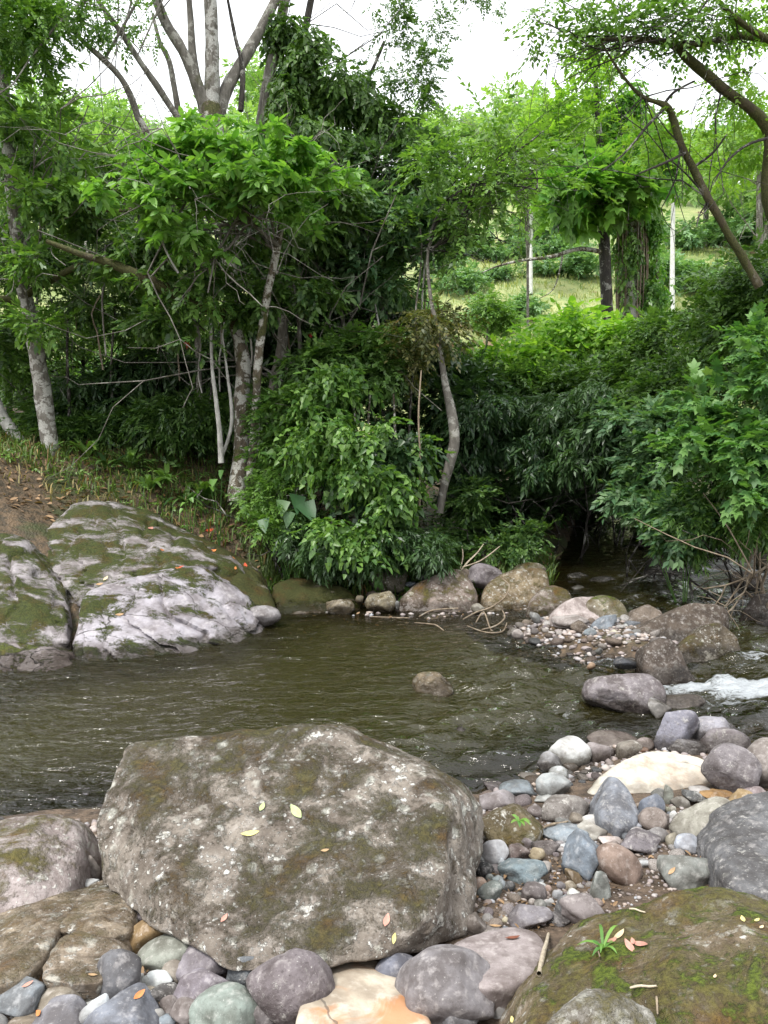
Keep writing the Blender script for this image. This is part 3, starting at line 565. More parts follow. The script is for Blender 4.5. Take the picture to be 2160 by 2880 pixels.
# --- stones behind, upstream
UP = 'dark stones in the shaded stream'
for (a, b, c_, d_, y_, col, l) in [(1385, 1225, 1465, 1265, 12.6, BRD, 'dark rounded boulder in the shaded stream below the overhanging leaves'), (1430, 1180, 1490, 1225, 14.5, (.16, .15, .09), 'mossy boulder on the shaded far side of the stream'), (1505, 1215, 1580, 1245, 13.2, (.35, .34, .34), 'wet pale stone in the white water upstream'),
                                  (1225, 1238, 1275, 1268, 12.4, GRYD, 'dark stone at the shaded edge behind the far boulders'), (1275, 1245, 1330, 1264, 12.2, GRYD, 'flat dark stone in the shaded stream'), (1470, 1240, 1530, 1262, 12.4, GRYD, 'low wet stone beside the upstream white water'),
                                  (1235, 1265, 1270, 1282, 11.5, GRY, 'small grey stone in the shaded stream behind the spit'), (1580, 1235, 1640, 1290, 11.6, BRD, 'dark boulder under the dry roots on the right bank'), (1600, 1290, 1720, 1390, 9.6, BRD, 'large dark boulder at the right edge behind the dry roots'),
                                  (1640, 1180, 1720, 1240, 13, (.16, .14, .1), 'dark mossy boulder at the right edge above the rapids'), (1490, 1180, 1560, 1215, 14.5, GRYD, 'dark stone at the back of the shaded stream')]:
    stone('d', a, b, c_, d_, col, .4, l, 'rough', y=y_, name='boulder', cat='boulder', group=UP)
# --- near right shore: cobbles, each told by look and neighbours
NS = [
 # reg x0 y0 x1 y1 colour angularity label  [mat] [roll]
 ('1', 900, 100, 1320, 412, (.62, .60, .575), .2, 'round white boulder at the water edge', 'pale'),
 ('1', 780, 240, 1042, 482, (.38, .36, .36), .5, 'grey stone leaning against the round white boulder', 'stone'),
 ('1', 515, 195, 765, 372, (.24, .24, .245), .6, 'dark grey rock standing alone in the shallows', 'rough'),
 ('1', 905, 400, 1100, 560, (.56, .56, .55), .3, 'pale grey cobble balanced behind the wide speckled grey one', 'pale'),
 ('1', 780, 490, 1108, 712, (.47, .47, .46), .3, 'wide speckled grey cobble in front of the round white boulder', 'stone'),
 ('1', 395, 530, 750, 705, (.46, .51, .56), .3, 'blue white speckled cobble at the edge of the shallows', 'stone'),
 ('1', 230, 545, 440, 650, PUR, .4, 'flat mauve stone half in the shallows beside the big boulder', 'stone'),
 ('1', 190, 640, 545, 852, (.44, .38, .38), .5, 'pinkish slab between the big boulder and the mossy block', 'stone'),
 ('1', 750, 650, 1010, 762, (.56, .56, .54), .7, 'flat white slab under the wide speckled grey cobble', 'pale'),
 ('1', 200, 810, 840, 1205, (.22, .17, .09), .45, 'mossy green brown block beside the big boulder', 'half'),
 ('1', 830, 700, 1292, 975, (.30, .26, .235), .6, 'rough brown boulder behind the mossy block', 'rough'),
 ('1', 970, 912, 1122, 1008, GRY, .3, 'light grey pebble in front of the rough brown boulder', 'stone'),
 ('1', 1110, 880, 1255, 1002, (.36, .30, .24), .4, 'brown pebble beside the light grey pebble', 'stone'),
 ('1', 1250, 895, 1442, 1012, (.66, .62, .58), .5, 'white block behind the cracked white cobble', 'pale'),
 ('1', 1208, 965, 1482, 1148, (.62, .58, .52), .4, 'cracked white cobble with dark spots', 'pale'),
 ('1', 1052, 350, 1200, 455, (.33, .28, .24), .4, 'small brown stone under the round white boulder', 'stone'),
 ('1', 1220, 420, 1337, 488, (.26, .22, .20), .3, 'wet brown pebble right of the round white boulder', 'stone'),
 ('1', 1280, 155, 1522, 368, (.40, .34, .33), .5, 'mauve block right of the round white boulder', 'stone'),
 ('1', 1500, 205, 1600, 302, (.30, .25, .24), .5, 'small dark mauve stone wedged by the mauve block', 'stone'),
 ('1', 1330, 30, 1800, 215, (.53, .44, .42), .35, 'pale pink boulder behind the mauve block', 'stone'),
 ('1', 1280, -30, 1600, 150, (.36, .31, .30), .4, 'brownish boulder at the back of the pale pink one', 'stone'),
 ('1', 400, 115, 548, 202, (.26, .18, .15), .3, 'reddish wet stone in the shallows', 'stone'),
 ('1', 600, 445, 785, 532, (.47, .42, .39), .4, 'flat pinkish stone at the waterline before the grey leaning stone', 'stone'),
 ('1', 820, 990, 1330, 1180, (.34, .37, .40), .6, 'wide blue grey slab behind the blue angular stone', 'stone'),
 ('1', 670, 800, 830, 935, (.36, .30, .29), .6, 'mauve flat stone on the right side of the mossy block', 'stone'),
 ('2', 473, -204, 905, 252, (.34, .32, .37), .6, 'blue mauve boulder, left one of the clustered pair by the rapids', 'rough'),
 ('2', 608, 74, 992, 268, (.38, .35, .36), .5, 'mauve grey boulder in front of the clustered pair by the rapids', 'rough'),
 ('2', 848, -127, 1328, 218, (.41, .38, .41), .5, 'mauve boulder with dark stains at the back of the cluster by the rapids', 'rough'),
 ('2', 1011, 12, 1450, 295, (.37, .32, .33), .4, 'rounded brownish mauve boulder, right one of the cluster by the rapids', 'rough'),
 ('2', 90, 120, 335, 332, (.36, .31, .26), .5, 'brown stone with yellow stains behind the big white rock', 'rough'),
 ('2', 270, 95, 462, 235, (.48, .39, .36), .3, 'smooth pink cobble behind the big white rock', 'stone'),
 ('2', 320, 190, 418, 250, (.50, .29, .20), .3, 'small orange pink pebble under the smooth pink cobble', 'stone'),
 ('2', 1020, 203, 1512, 702, (.30, .26, .265), .55, 'big blocky mauve rock right of the big white rock', 'rough'),
 ('2', 1450, 155, 1900, 660, (.40, .34, .31), .3, 'large pinkish brown boulder at the right edge', 'stone'),
 ('2', 325, 680, 565, 902, (.31, .33, .39), .4, 'blue grey cobble beside the triangular blue rock', 'stone'),
 ('2', 470, 635, 610, 770, (.36, .36, .34), .6, 'grey angular stone under the edge of the big white rock', 'stone'),
 ('2', 580, 590, 668, 802, (.40, .40, .34), .6, 'upright greenish stone under the edge of the big white rock', 'stone'),
 ('2', 655, 700, 828, 818, (.32, .29, .25), .6, 'brown grey angular stone above the long tan layered rock', 'stone'),
 ('2', 780, 620, 1010, 790, (.17, .165, .16), .8, 'dark slate flake above the long tan layered rock', 'rough', 30),
 ('2', 960, 635, 1268, 722, (.46, .27, .12), .5, 'flat orange stone below the blocky mauve rock', 'stone'),
 ('2', 860, 590, 1060, 680, (.55, .50, .47), .5, 'thin pale pink stone behind the flat orange stone', 'stone'),
 ('2', 1295, 672, 1522, 855, (.45, .31, .16), .4, 'ochre stone beside the dark grey boulder', 'stone'),
 ('2', 1415, 595, 1620, 728, (.45, .36, .36), .3, 'smooth pink cobble beneath the pinkish brown boulder', 'stone'),
 ('2', 690, 760, 1330, 1155, (.42, .385, .32), .6, 'long tan layered rock with a flat top', 'stone', -22),
 ('2', 335, 840, 618, 1065, (.36, .29, .255), .2, 'smooth brown oval cobble left of the layered rock', 'stone'),
 ('2', 645, 858, 722, 948, (.60, .57, .54), .2, 'small white oval pebble touching the layered rock', 'pale'),
 ('2', 620, 935, 706, 995, (.55, .50, .50), .3, 'flat white pebble under the white oval one', 'pale'),
 ('2', 690, 980, 765, 1045, (.56, .48, .45), .3, 'tiny pinkish pebble at the foot of the layered rock', 'stone'),
 ('2', 635, 990, 720, 1075, (.36, .31, .29), .4, 'small brown pebble at the foot of the layered rock', 'stone'),
 ('2', 200, 970, 348, 1058, (.52, .51, .55), .2, 'smooth pale violet pebble by the brown oval cobble', 'stone'),
 ('2', 225, 1028, 372, 1112, (.58, .54, .53), .3, 'white pebble below the pale violet one', 'pale'),
 ('2', -10, 932, 197, 1055, (.33, .27, .25), .3, 'flat brownish stone under the triangular blue rock', 'stone'),
 ('2', 125, 1050, 520, 1292, (.25, .215, .225), .6, 'dark mauve blocky stone among the cobbles', 'rough'),
 ('2', 445, 1040, 612, 1172, (.33, .30, .29), .3, 'grey brown pebble on the dark mauve blocky stone', 'stone'),
 ('2', 370, 1058, 460, 1110, (.40, .36, .36), .3, 'small mauve pebble on the dark mauve blocky stone', 'stone'),
 ('2', 712, 1112, 952, 1288, (.50, .51, .56), .15, 'smooth pale blue oval cobble', 'pale'),
 ('2', 605, 1085, 732, 1222, (.55, .49, .38), .2, 'round cream pebble beside the pale blue oval', 'stone'),
 ('2', 580, 812, 642, 872, (.48, .46, .36), .2, 'small yellowish pebble above the white oval one', 'stone'),
 ('2', 640, 805, 702, 868, (.42, .38, .32), .3, 'small beige pebble above the white oval one', 'stone'),
 ('9', 1200, 360, 1428, 502, (.36, .36, .33), .8, 'flat greenish grey slab beside the dark grey boulder', 'stone'),
 ('9', 1100, 398, 1142, 436, (.62, .62, .62), .5, 'small white angular pebble before the dark mauve blocky stone', 'pale'),
 ('3', 195, 108, 442, 332, (.56, .54, .55), .15, 'smooth pale cobble against the right foot of the big boulder', 'pale'),
 ('3', 425, 138, 652, 302, (.24, .18, .165), .6, 'dark brown blocky cobble next to the smooth pale one', 'rough'),
 ('3', 645, 180, 782, 312, (.55, .44, .29), .3, 'tan cobble half hidden by the dark brown blocky one', 'stone'),
 ('3', 140, 245, 247, 332, (.46, .45, .43), .4, 'small white capped pebble at the foot of the big boulder', 'stone'),
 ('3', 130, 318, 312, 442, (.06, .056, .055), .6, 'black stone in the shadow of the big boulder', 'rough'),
 ('3', 385, 278, 767, 505, (.26, .31, .33), .6, 'wide bluish green rough stone in the middle of the cobbles', 'rough'),
 ('3', 742, 305, 848, 418, (.60, .55, .51), .5, 'white angular pebble at the end of the bluish green stone', 'pale'),
 ('3', 105, 458, 258, 602, (.42, .29, .22), .25, 'smooth reddish cobble near the big boulder', 'stone'),
 ('3', 180, 497, 392, 648, (.25, .27, .25), .35, 'flat greenish grey cobble next to the smooth reddish one', 'stone', -15),
 ('3', 250, 420, 332, 488, (.30, .33, .31), .5, 'small greenish pebble above the flat greenish grey cobble', 'stone'),
 ('3', 310, 440, 402, 512, (.28, .31, .31), .4, 'small grey pebble above the flat greenish grey cobble', 'stone'),
 ('3', 358, 463, 432, 562, (.40, .42, .43), .3, 'pale grey upright pebble beside the flat greenish grey cobble', 'stone'),
 ('3', 420, 490, 512, 582, (.15, .155, .16), .4, 'dark grey pebble below the bluish green stone', 'stone'),
 ('3', 360, 278, 420, 358, (.46, .48, .50), .3, 'pale blue pebble left of the bluish green stone', 'pale'),
 ('3', 580, 510, 782, 662, (.20, .165, .16), .4, 'dark brown rounded cobble among small white pebbles', 'stone'),
 ('3', 608, 441, 692, 517, (.66, .66, .67), .1, 'white egg-shaped pebble below the bluish green stone', 'pale'),
 ('3', 690, 462, 772, 517, (.60, .59, .58), .15, 'white flat pebble right of the white egg-shaped one', 'pale'),
 ('3', 705, 503, 792, 562, (.70, .69, .67), .1, 'bright white oval pebble on the dark brown cobble', 'pale'),
 ('3', 790, 525, 847, 592, (.52, .37, .31), .2, 'small salmon pink pebble', 'stone'),
 ('3', 773, 573, 828, 622, (.50, .38, .33), .2, 'tiny pink pebble below the salmon pink one', 'stone'),
 ('3', 860, 568, 948, 648, (.48, .47, .48), .2, 'light grey round pebble among the small pebbles', 'stone'),
 ('3', 900, 495, 982, 557, (.34, .31, .32), .2, 'mauve oval pebble among the small pebbles', 'stone'),
 ('3', 975, 487, 1072, 562, (.46, .38, .28), .3, 'tan pebble right of the mauve oval one', 'stone'),
 ('3', 968, 363, 1127, 515, (.40, .29, .17), .2, 'long ochre cobble beside the blue angular stone', 'stone', 40),
 ('3', 960, 75, 1308, 475, (.33, .37, .425), .8, 'large blue grey angular stone with sharp facets', 'stone'),
 ('3', 1285, 165, 1658, 505, (.40, .285, .23), .1, 'large smooth reddish brown oval cobble', 'stone', 22),
 ('3', 1200, 433, 1382, 672, (.34, .345, .315), .8, 'pointed greenish grey stone standing in wet soil', 'stone'),
 ('3', 1003, 561, 1142, 685, (.70, .67, .61), .4, 'bright white irregular stone', 'pale', 35),
 ('3', 885, 622, 988, 782, (.36, .36, .37), .4, 'grey stone with white veins', 'stone', -50),
 ('3', 955, 630, 1312, 890, (.30, .25, .24), .4, 'broad brown mauve stone against the mossy boulder', 'stone'),
 ('3', 470, 710, 832, 910, (.33, .295, .31), .75, 'flat-topped mauve stone above the big pink slab', 'stone'),
 ('3', 830, 785, 1032, 900, (.20, .18, .18), .6, 'dark block between two mauve stones', 'rough'),
 ('3', 700, 657, 797, 742, (.34, .33, .30), .2, 'round grey pebble above the flat-topped mauve stone', 'stone'),
 ('3', 800, 648, 870, 712, (.58, .57, .56), .2, 'round white pebble above the flat-topped mauve stone', 'pale'),
 ('3', 643, 648, 707, 707, (.38, .32, .28), .2, 'round brown pebble above the flat-topped mauve stone', 'stone'),
 ('3', 398, 812, 449, 867, (.66, .58, .42), .2, 'tiny yellowish pebble in the wet soil', 'pale'),
 ('3', 690, 95, 902, 240, (.20, .165, .155), .7, 'dark reddish flat stone under the mossy block', 'rough'),
 ('3', 563, 85, 684, 188, (.52, .43, .42), .4, 'pink pebble below the mossy block', 'stone'),
 ('3', 868, 75, 937, 132, (.42, .36, .35), .2, 'small round mauve pebble by the wide blue grey slab', 'stone'),
 ('3', 893, 113, 968, 167, (.46, .42, .43), .2, 'oval mauve pebble by the wide blue grey slab', 'stone'),
 ('3', 883, 167, 972, 227, (.58, .52, .50), .2, 'pale pink oval pebble left of the blue angular stone', 'stone'),
 ('3', 938, 138, 1078, 202, (.64, .64, .64), .4, 'flat white stone behind the blue angular stone', 'pale'),
 ('3', 1293, 58, 1477, 178, (.64, .54, .50), .5, 'white and pink block behind the reddish brown oval cobble', 'pale'),
 ('3', 1388, 120, 1470, 192, (.50, .42, .38), .3, 'small pinkish pebble before the white and pink block', 'stone'),
 ('4', 490, 215, 806, 515, (.21, .175, .195), .6, 'crinkled dark purple stone tucked under the big boulder', 'rough', 40),
 ('4', 345, 358, 682, 645, (.46, .30, .145), .12, 'orange brown oval cobble', 'stone', -30),
 ('4', 455, 505, 918, 818, (.37, .37, .31), .2, 'greenish grey kidney-shaped stone with an ochre rim', 'stone', -32),
 ('4', 755, 490, 942, 600, (.33, .22, .13), .5, 'brown stone behind the kidney-shaped stone', 'stone'),
 ('4', 80, 703, 452, 1098, (.215, .205, .215), .15, 'dark grey egg-shaped stone', 'stone'),
 ('4', 60, 1078, 602, 1440, (.30, .305, .345), .4, 'large blue grey stone at the bottom edge', 'stone'),
 ('4', 548, 838, 752, 980, (.66, .66, .64), .3, 'white stone right of the dark grey egg', 'pale'),
 ('4', 368, 965, 602, 1082, (.60, .50, .38), .25, 'long cream stone below the white stone', 'pale'),
 ('4', 688, 750, 872, 925, (.50, .43, .36), .4, 'beige stone below the kidney-shaped stone', 'stone'),
 ('4', 855, 710, 962, 838, (.56, .50, .44), .3, 'pale beige pebble beside the large purple stone', 'stone'),
 ('4', 868, 613, 1318, 950, (.33, .285, .305), .5, 'large purple stone touching the foot of the big boulder', 'stone'),
 ('4', 830, 838, 1322, 1190, (.35, .30, .33), .55, 'cracked purple stone in front of the large purple one', 'stone'),
 ('4', 1288, 713, 1590, 1065, (.23, .24, .255), .6, 'dark blue grey speckled stone by the big boulder', 'rough'),
 ('4', 962, 1053, 1498, 1420, (.37, .41, .36), .3, 'large pale green stone at the bottom edge', 'stone'),
 ('4', 1478, 1160, 1680, 1360, (.28, .245, .245), .2, 'small mauve cobble right of the pale green stone', 'stone'),
 ('4', 652, 1060, 818, 1235, (.33, .275, .255), .5, 'brown block above the pinkish grey cobble', 'stone'),
 ('4', 757, 1110, 992, 1310, (.38, .32, .30), .4, 'pinkish grey cobble left of the pale green stone', 'stone'),
 ('4', 580, 770, 660, 870, (.50, .44, .38), .5, 'thin upright beige pebble under the kidney-shaped stone', 'stone'),
 ('4', 640, 760, 760, 850, (.46, .24, .14), .5, 'reddish pebble under the kidney-shaped stone', 'stone'),
 ('4', 590, 1180, 690, 1300, (.46, .43, .40), .4, 'pale stone at the right end of the large blue grey stone', 'stone'),
 ('4', 600, 1240, 770, 1350, (.34, .37, .40), .4, 'blue grey cobble at the bottom edge by the pinkish grey cobble', 'stone'),
 ('4', 445, 850, 500, 922, (.62, .60, .57), .5, 'small white chip beside the dark grey egg', 'pale'),
 ('4', 455, 880, 560, 1000, (.50, .49, .46), .5, 'grey white chip below the small white one', 'pale'),
 ('4', 560, 950, 850, 1120, (.16, .145, .14), .7, 'dark jagged stone below the beige one', 'rough'),
 ('5', -60, 1205, 452, 1600, (.42, .445, .475), .6, 'flat bluish white slab at the lower left edge', 'stone', -20),
 ('5', 398, 1218, 882, 1560, (.50, .43, .34), .15, 'long beige cobble at the lower left', 'stone', -25),
 ('5', 508, 1320, 785, 1530, (.36, .32, .28), .3, 'brown grey cobble lying against the long beige one', 'stone'),
 ('5', 793, 1273, 998, 1450, (.64, .60, .55), .1, 'round white pebble at the lower left', 'pale'),
 ('5', 415, 1440, 975, 1800, (.33, .31, .33), .3, 'mauve grey stone at the bottom edge below the round white pebble', 'stone'),
 ('5', 930, 1380, 1242, 1760, (.60, .60, .60), .4, 'white flat stone leaning on the large blue grey one', 'pale', -45),
 ('5', 888, 1198, 1005, 1295, (.58, .57, .54), .4, 'white chip behind the round white pebble', 'pale'),
 ('5', 1000, 1195, 1145, 1375, (.46, .47, .46), .5, 'pale grey upright stone right of the round white pebble', 'stone'),
 ('5', 970, 1330, 1240, 1500, (.56, .55, .53), .4, 'white rough pebble between the dark egg and the round white pebble', 'pale'),
 ('5', 20, 1205, 300, 1395, (.44, .43, .38), .4, 'grey stone behind the bluish white slab', 'stone'),
 ('5', 90, 1560, 420, 1760, (.34, .27, .20), .4, 'brown stone at the bottom left edge', 'stone'),
 ('5', -80, 1580, 80, 1760, (.30, .29, .28), .4, 'grey stone in the bottom left corner', 'stone'),
 ('5', 510, 735, 620, 832, (.42, .36, .31), .1, 'small round pebble stuck in the crack between the lumpy blocks', 'stone'),
 ('5', 1370, 740, 1440, 810, (.40, .46, .46), .1, 'tiny blue grey pebble beside the front lumpy block', 'pale'),
 ('5', 1300, 620, 1490, 810, (.20, .195, .2), .5, 'dark stone between the lumpy blocks and the orange oval', 'stone'),
 ('5', 920, -10, 1140, 160, (.55, .54, .53), .6, 'white stone wedged between the pale mauve boulder and the big one', 'pale'),
 ('d', 173, 1855, 215, 1910, (.40, .34, .30), .4, 'brownish stone in the gap left of the big boulder', 'stone'),
 ('d', -20, 1768, 12, 1795, (.20, .18, .175), .2, 'dark pebble on the left edge by the water', 'stone'),
 ('6', 1003, 573, 1268, 795, (.25, .25, .30), .15, 'smooth blue grey cobble at the foot of the big boulder', 'stone'),
 ('6', 1195, 580, 1830, 1080, (.33, .295, .30), .4, 'broad mauve speckled stone in the bottom middle', 'stone'),
 ('6', 35, 590, 610, 1085, (.25, .205, .21), .3, 'big brown purple stone beside the cream stone', 'rough'),
 ('6', 1440, 905, 1760, 1140, (.31, .30, .32), .7, 'blue mauve block at the bottom edge', 'stone'),
 ('6', 1270, 885, 1450, 1130, (.50, .47, .40), .4, 'pale stone between the cream stone and the blue mauve block', 'stone'),
 ('9', 575, 820, 637, 905, (.50, .51, .54), .5, 'pale speckled upright stone on the big pink slab', 'pale'),
 ('9', 625, 800, 740, 910, (.22, .20, .16), .4, 'dark mossy stone beside the bleached stick', 'half'),
 ('9', 410, 690, 510, 735, (.36, .31, .28), .5, 'pinkish stone behind the big pink slab', 'stone'),
 ('9', 340, 640, 440, 720, (.22, .18, .155), .5, 'brown stone in the dark corner beside the big boulder', 'stone'),
 ('9', 465, 1015, 520, 1085, (.56, .54, .53), .4, 'small white stone at the bottom right of the blue mauve block', 'pale'),
]
for r in NS:
    lb = r[7]; mt = r[8] if len(r) > 8 else 'stone'; rl = r[9] if len(r) > 9 else 0
    big = 'boulder' in lb.split(',')[0].split(' behind')[0].split(' against')[0].split(' by')[0].split(' at')[0].split(' in ')[0] and (r[3] - r[1]) * REG[r[0]][2] > 40
    w_ = (r[3] - r[1]) * REG[r[0]][2]
    stone(r[0], r[1], r[2], r[3], r[4], r[5], r[6], lb, mt, rl, name='boulder' if big else ('pebble' if w_ < 26 else 'river_stone'), cat='boulder' if big else ('pebble' if w_ < 26 else 'stone'))
# larger shaped stones of the near right shore
hull('boulder', [(1258, 1712, 5.0), (1290, 1680, 5.25), (1340, 1645, 5.5), (1400, 1624, 5.7), (1470, 1628, 5.7), (1540, 1645, 5.5), (1540, 1690, 5.2), (1500, 1712, 5.0), (1400, 1725, 4.85), (1300, 1725, 4.85)],
    'large smooth white rock with a small dark hole on the right shore', (.60, .57, .49), 'white', sub=6, p=12, amp=.03, freq=4, seed=61, comp=.5, seat=.08, back=.25, base=.0)
hull('boulder', [(1283, 1735, 4.55), (1300, 1705, 4.6), (1318, 1676, 4.62), (1335, 1680, 4.62), (1352, 1700, 4.6), (1384, 1755, 4.45), (1375, 1778, 4.3), (1340, 1785, 4.22), (1295, 1765, 4.35)],
    'triangular blue grey rock before the big white rock', (.22, .235, .265), 'rough', sub=5, p=26, amp=.012, freq=7, seed=62, back=.1, base=.0, cat='stone')
hull('boulder', [(1530, 1800, 3.9), (1560, 1745, 4.1), (1620, 1715, 4.2), (1700, 1700, 4.2), (1760, 1740, 4.0), (1760, 1930, 3.3), (1660, 1940, 3.25), (1570, 1905, 3.4), (1540, 1850, 3.65), (1600, 1800, 3.75)],
    'dark grey rough boulder at the right edge above the mossy one', (.125, .125, .13), 'rough', sub=6, p=18, amp=.03, freq=6, seed=63, back=.2, base=.0)
hull('boulder', [(960, 2050, 2.95), (1040, 2012, 3.1), (1110, 1998, 3.15), (1160, 2010, 3.1), (1185, 2040, 3.0), (1175, 2080, 2.85), (1120, 2125, 2.68), (1040, 2130, 2.65), (965, 2095, 2.8)],
    'big flat pink slab with a dead leaf between the two largest boulders', (.31, .27, .265), 'stone', sub=6, p=14, amp=.012, freq=5, seed=64, back=.06, base=.15, cat='stone')
# ------------------------------------------------------------------ loose pebbles filling the gaps
rs = np.random.RandomState(5)
PROTO = [mesh_np('pebble', *blob(3, .1 + .5 * (i % 5) / 4, 300 + i), MAT['pale'] if i % 3 == 0 else MAT['stone']) for i in range(12)]
PCOL = [PUR, (.40, .36, .36), GRY, (.52, .48, .45), (.56, .54, .52), (.42, .35, .29), BRN, BLU, (.45, .36, .32), (.30, .27, .26)]
C0 = np.array([[c[0], c[1], r] for c, r, o in STONES])
placed = [C0]
PNAME = ['mauve', 'pinkish grey', 'grey', 'pale beige', 'whitish', 'tan', 'brown', 'blue grey', 'pink', 'dark']
def pebbles(n, poly_px, smin, smax, label, group, z=0.0, lift=.35, flat=.62):
    pg = poly([(u, v) for u, v in poly_px]) if z == 0 else np.array([[PZ(u, v, z).x, PZ(u, v, z).y] for u, v in poly_px])
    lo, hi = pg.min(0), pg.max(0); k = 0; tries = 0
    while k < n and tries < n * 60:
        tries += 1
        q = lo + (hi - lo) * rs.rand(2)
        if sdist(q[None], pg)[0] > 0: continue
        s = smin + (smax - smin) * rs.rand() ** 2.2
        al = np.concatenate(placed); dd = np.hypot(al[:, 0] - q[0], al[:, 1] - q[1])
        if (dd < (al[:, 2] * .8 + s * .8)).any(): continue
        o = obj('pebble', PROTO[rs.randint(12)], None, (q[0], q[1], H(*q) + s * flat * lift))
        o.scale = (s * (1 + .3 * rs.rand()), s, s * flat * (.8 + .4 * rs.rand())); o.rotation_euler = (rs.normal() * .2, rs.normal() * .2, rs.rand() * 6.28)
        ci = rs.randint(len(PCOL)); c = np.array(PCOL[ci]) * (.52 + .28 * rs.rand()); o.color = (*c, 1)
        tag(o, label.replace('small', 'small ' + PNAME[ci], 1), 'pebble', group); placed.append(np.array([[q[0], q[1], s]])); k += 1
pebbles(78, [(1095, 1345), (1200, 1322), (1340, 1345), (1400, 1375), (1430, 1400), (1390, 1425), (1260, 1405), (1130, 1372)], .04, .10, 'small pebble on the gravel spit by the rapids', 'pebbles on the gravel spit', .1)
pebbles(70, [(1000, 1900), (1040, 1800), (1200, 1790), (1330, 1850), (1300, 1960), (1180, 2000), (1010, 2010)], .012, .035, 'small pebble in the brown soil right of the biggest boulder', 'pebbles right of the biggest boulder', .25)
pebbles(50, [(1180, 1720), (1250, 1700), (1540, 1760), (1530, 1900), (1400, 1900), (1200, 1790)], .015, .045, 'small pebble among the cobbles below the big white rock', 'pebbles below the big white rock', .15)
pebbles(60, [(40, 2130), (260, 2110), (280, 2030), (400, 2010), (520, 2100), (620, 2110), (640, 2230), (0, 2230)], .012, .035, 'small pebble among the stones along the bottom left edge', 'pebbles along the bottom left edge', .38)
pebbles(42, [(1040, 1715), (1130, 1670), (1260, 1620), (1300, 1690), (1200, 1720), (1060, 1760)], .02, .06, 'small wet stone in the shallows left of the big white rock', 'stones in the shallows', 0.02)
# fine gravel between the stones: nobody could count it
def gravel(n, poly_px, z, smin, smax, seed):
    r = np.random.RandomState(seed); pg = np.array([[PZ(u, v, z).x, PZ(u, v, z).y] for u, v in poly_px]); lo, hi = pg.min(0), pg.max(0)
    q = lo + (hi - lo) * r.rand(n * 3, 2); q = q[sdist(q, pg) < 0][:n]; D, F = ico(1); V, Fs, T = [], [], []
    hz = heights(q[:, 0], q[:, 1])
    for i, (a, b) in enumerate(q):
        s = smin + (smax - smin) * r.rand() ** 2; th = r.rand() * 6.28; c_, s_ = math.cos(th), math.sin(th)
        X = D * (s * (1 + .4 * r.rand()), s, s * .6) * (1 + .18 * r.normal(size=(len(D), 1))); X = X @ np.array([[c_, s_, 0], [-s_, c_, 0], [0, 0, 1]])
        V.append(X + (a, b, hz[i] + s * .25)); Fs.append(F + i * len(D)); T.append(np.full(len(D), r.rand()))
    return np.concatenate(V), np.concatenate(Fs), np.concatenate(T)
gm = NB('fine_gravel'); at = gm.add('ShaderNodeAttribute', attribute_name='tint').outputs['Fac']
cr = gm.add('ShaderNodeValToRGB'); gm.l.new(at, cr.inputs[0]); el = cr.color_ramp; el.elements[0].color = (.13, .105, .09, 1); el.elements[1].color = (.36, .34, .32, 1)
for p_, c_ in ((.3, (.28, .24, .235, 1)), (.5, (.36, .29, .24, 1)), (.7, (.30, .31, .33, 1)), (.85, (.42, .36, .33, 1))): el.elements.new(p_).color = c_
gm.l.new(cr.outputs[0], gm.b.inputs['Base Color']); gm.b.inputs['Roughness'].default_value = .75
GR = [gravel(1500, [(980, 2030), (1030, 1780), (1250, 1680), (1560, 1740), (1560, 1900), (1300, 1990)], .2, .004, .016, 1), gravel(900, [(0, 2130), (270, 2100), (290, 2010), (420, 2000), (620, 2090), (650, 2240), (0, 2240)], .36, .004, .014, 2),
      gravel(900, [(1075, 1345), (1200, 1316), (1360, 1335), (1440, 1385), (1480, 1408), (1400, 1432), (1250, 1412), (1110, 1374)], .1, .012, .045, 3), gravel(500, [(1030, 1730), (1130, 1665), (1330, 1600), (1640, 1600), (1640, 1680), (1250, 1690), (1040, 1790)], .02, .01, .035, 4),
      gravel(500, [(600, 1340), (860, 1345), (1150, 1345), (1160, 1290), (1000, 1230), (800, 1235), (650, 1260)], .15, .01, .04, 6), gravel(400, [(0, 1990), (180, 1930), (230, 1750), (150, 1740), (-100, 1790)], .15, .006, .03, 7)]
off = 0; V_, F_, T_ = [], [], []
for v, f, t in GR: V_.append(v); F_.append(f + off); T_.append(t); off += len(v)
tag(obj('gravel', mesh_np('gravel', np.concatenate(V_), np.concatenate(F_), gm.m, tint=np.concatenate(T_))), 'fine mixed gravel between the stones along both shores', 'gravel', kind='stuff')
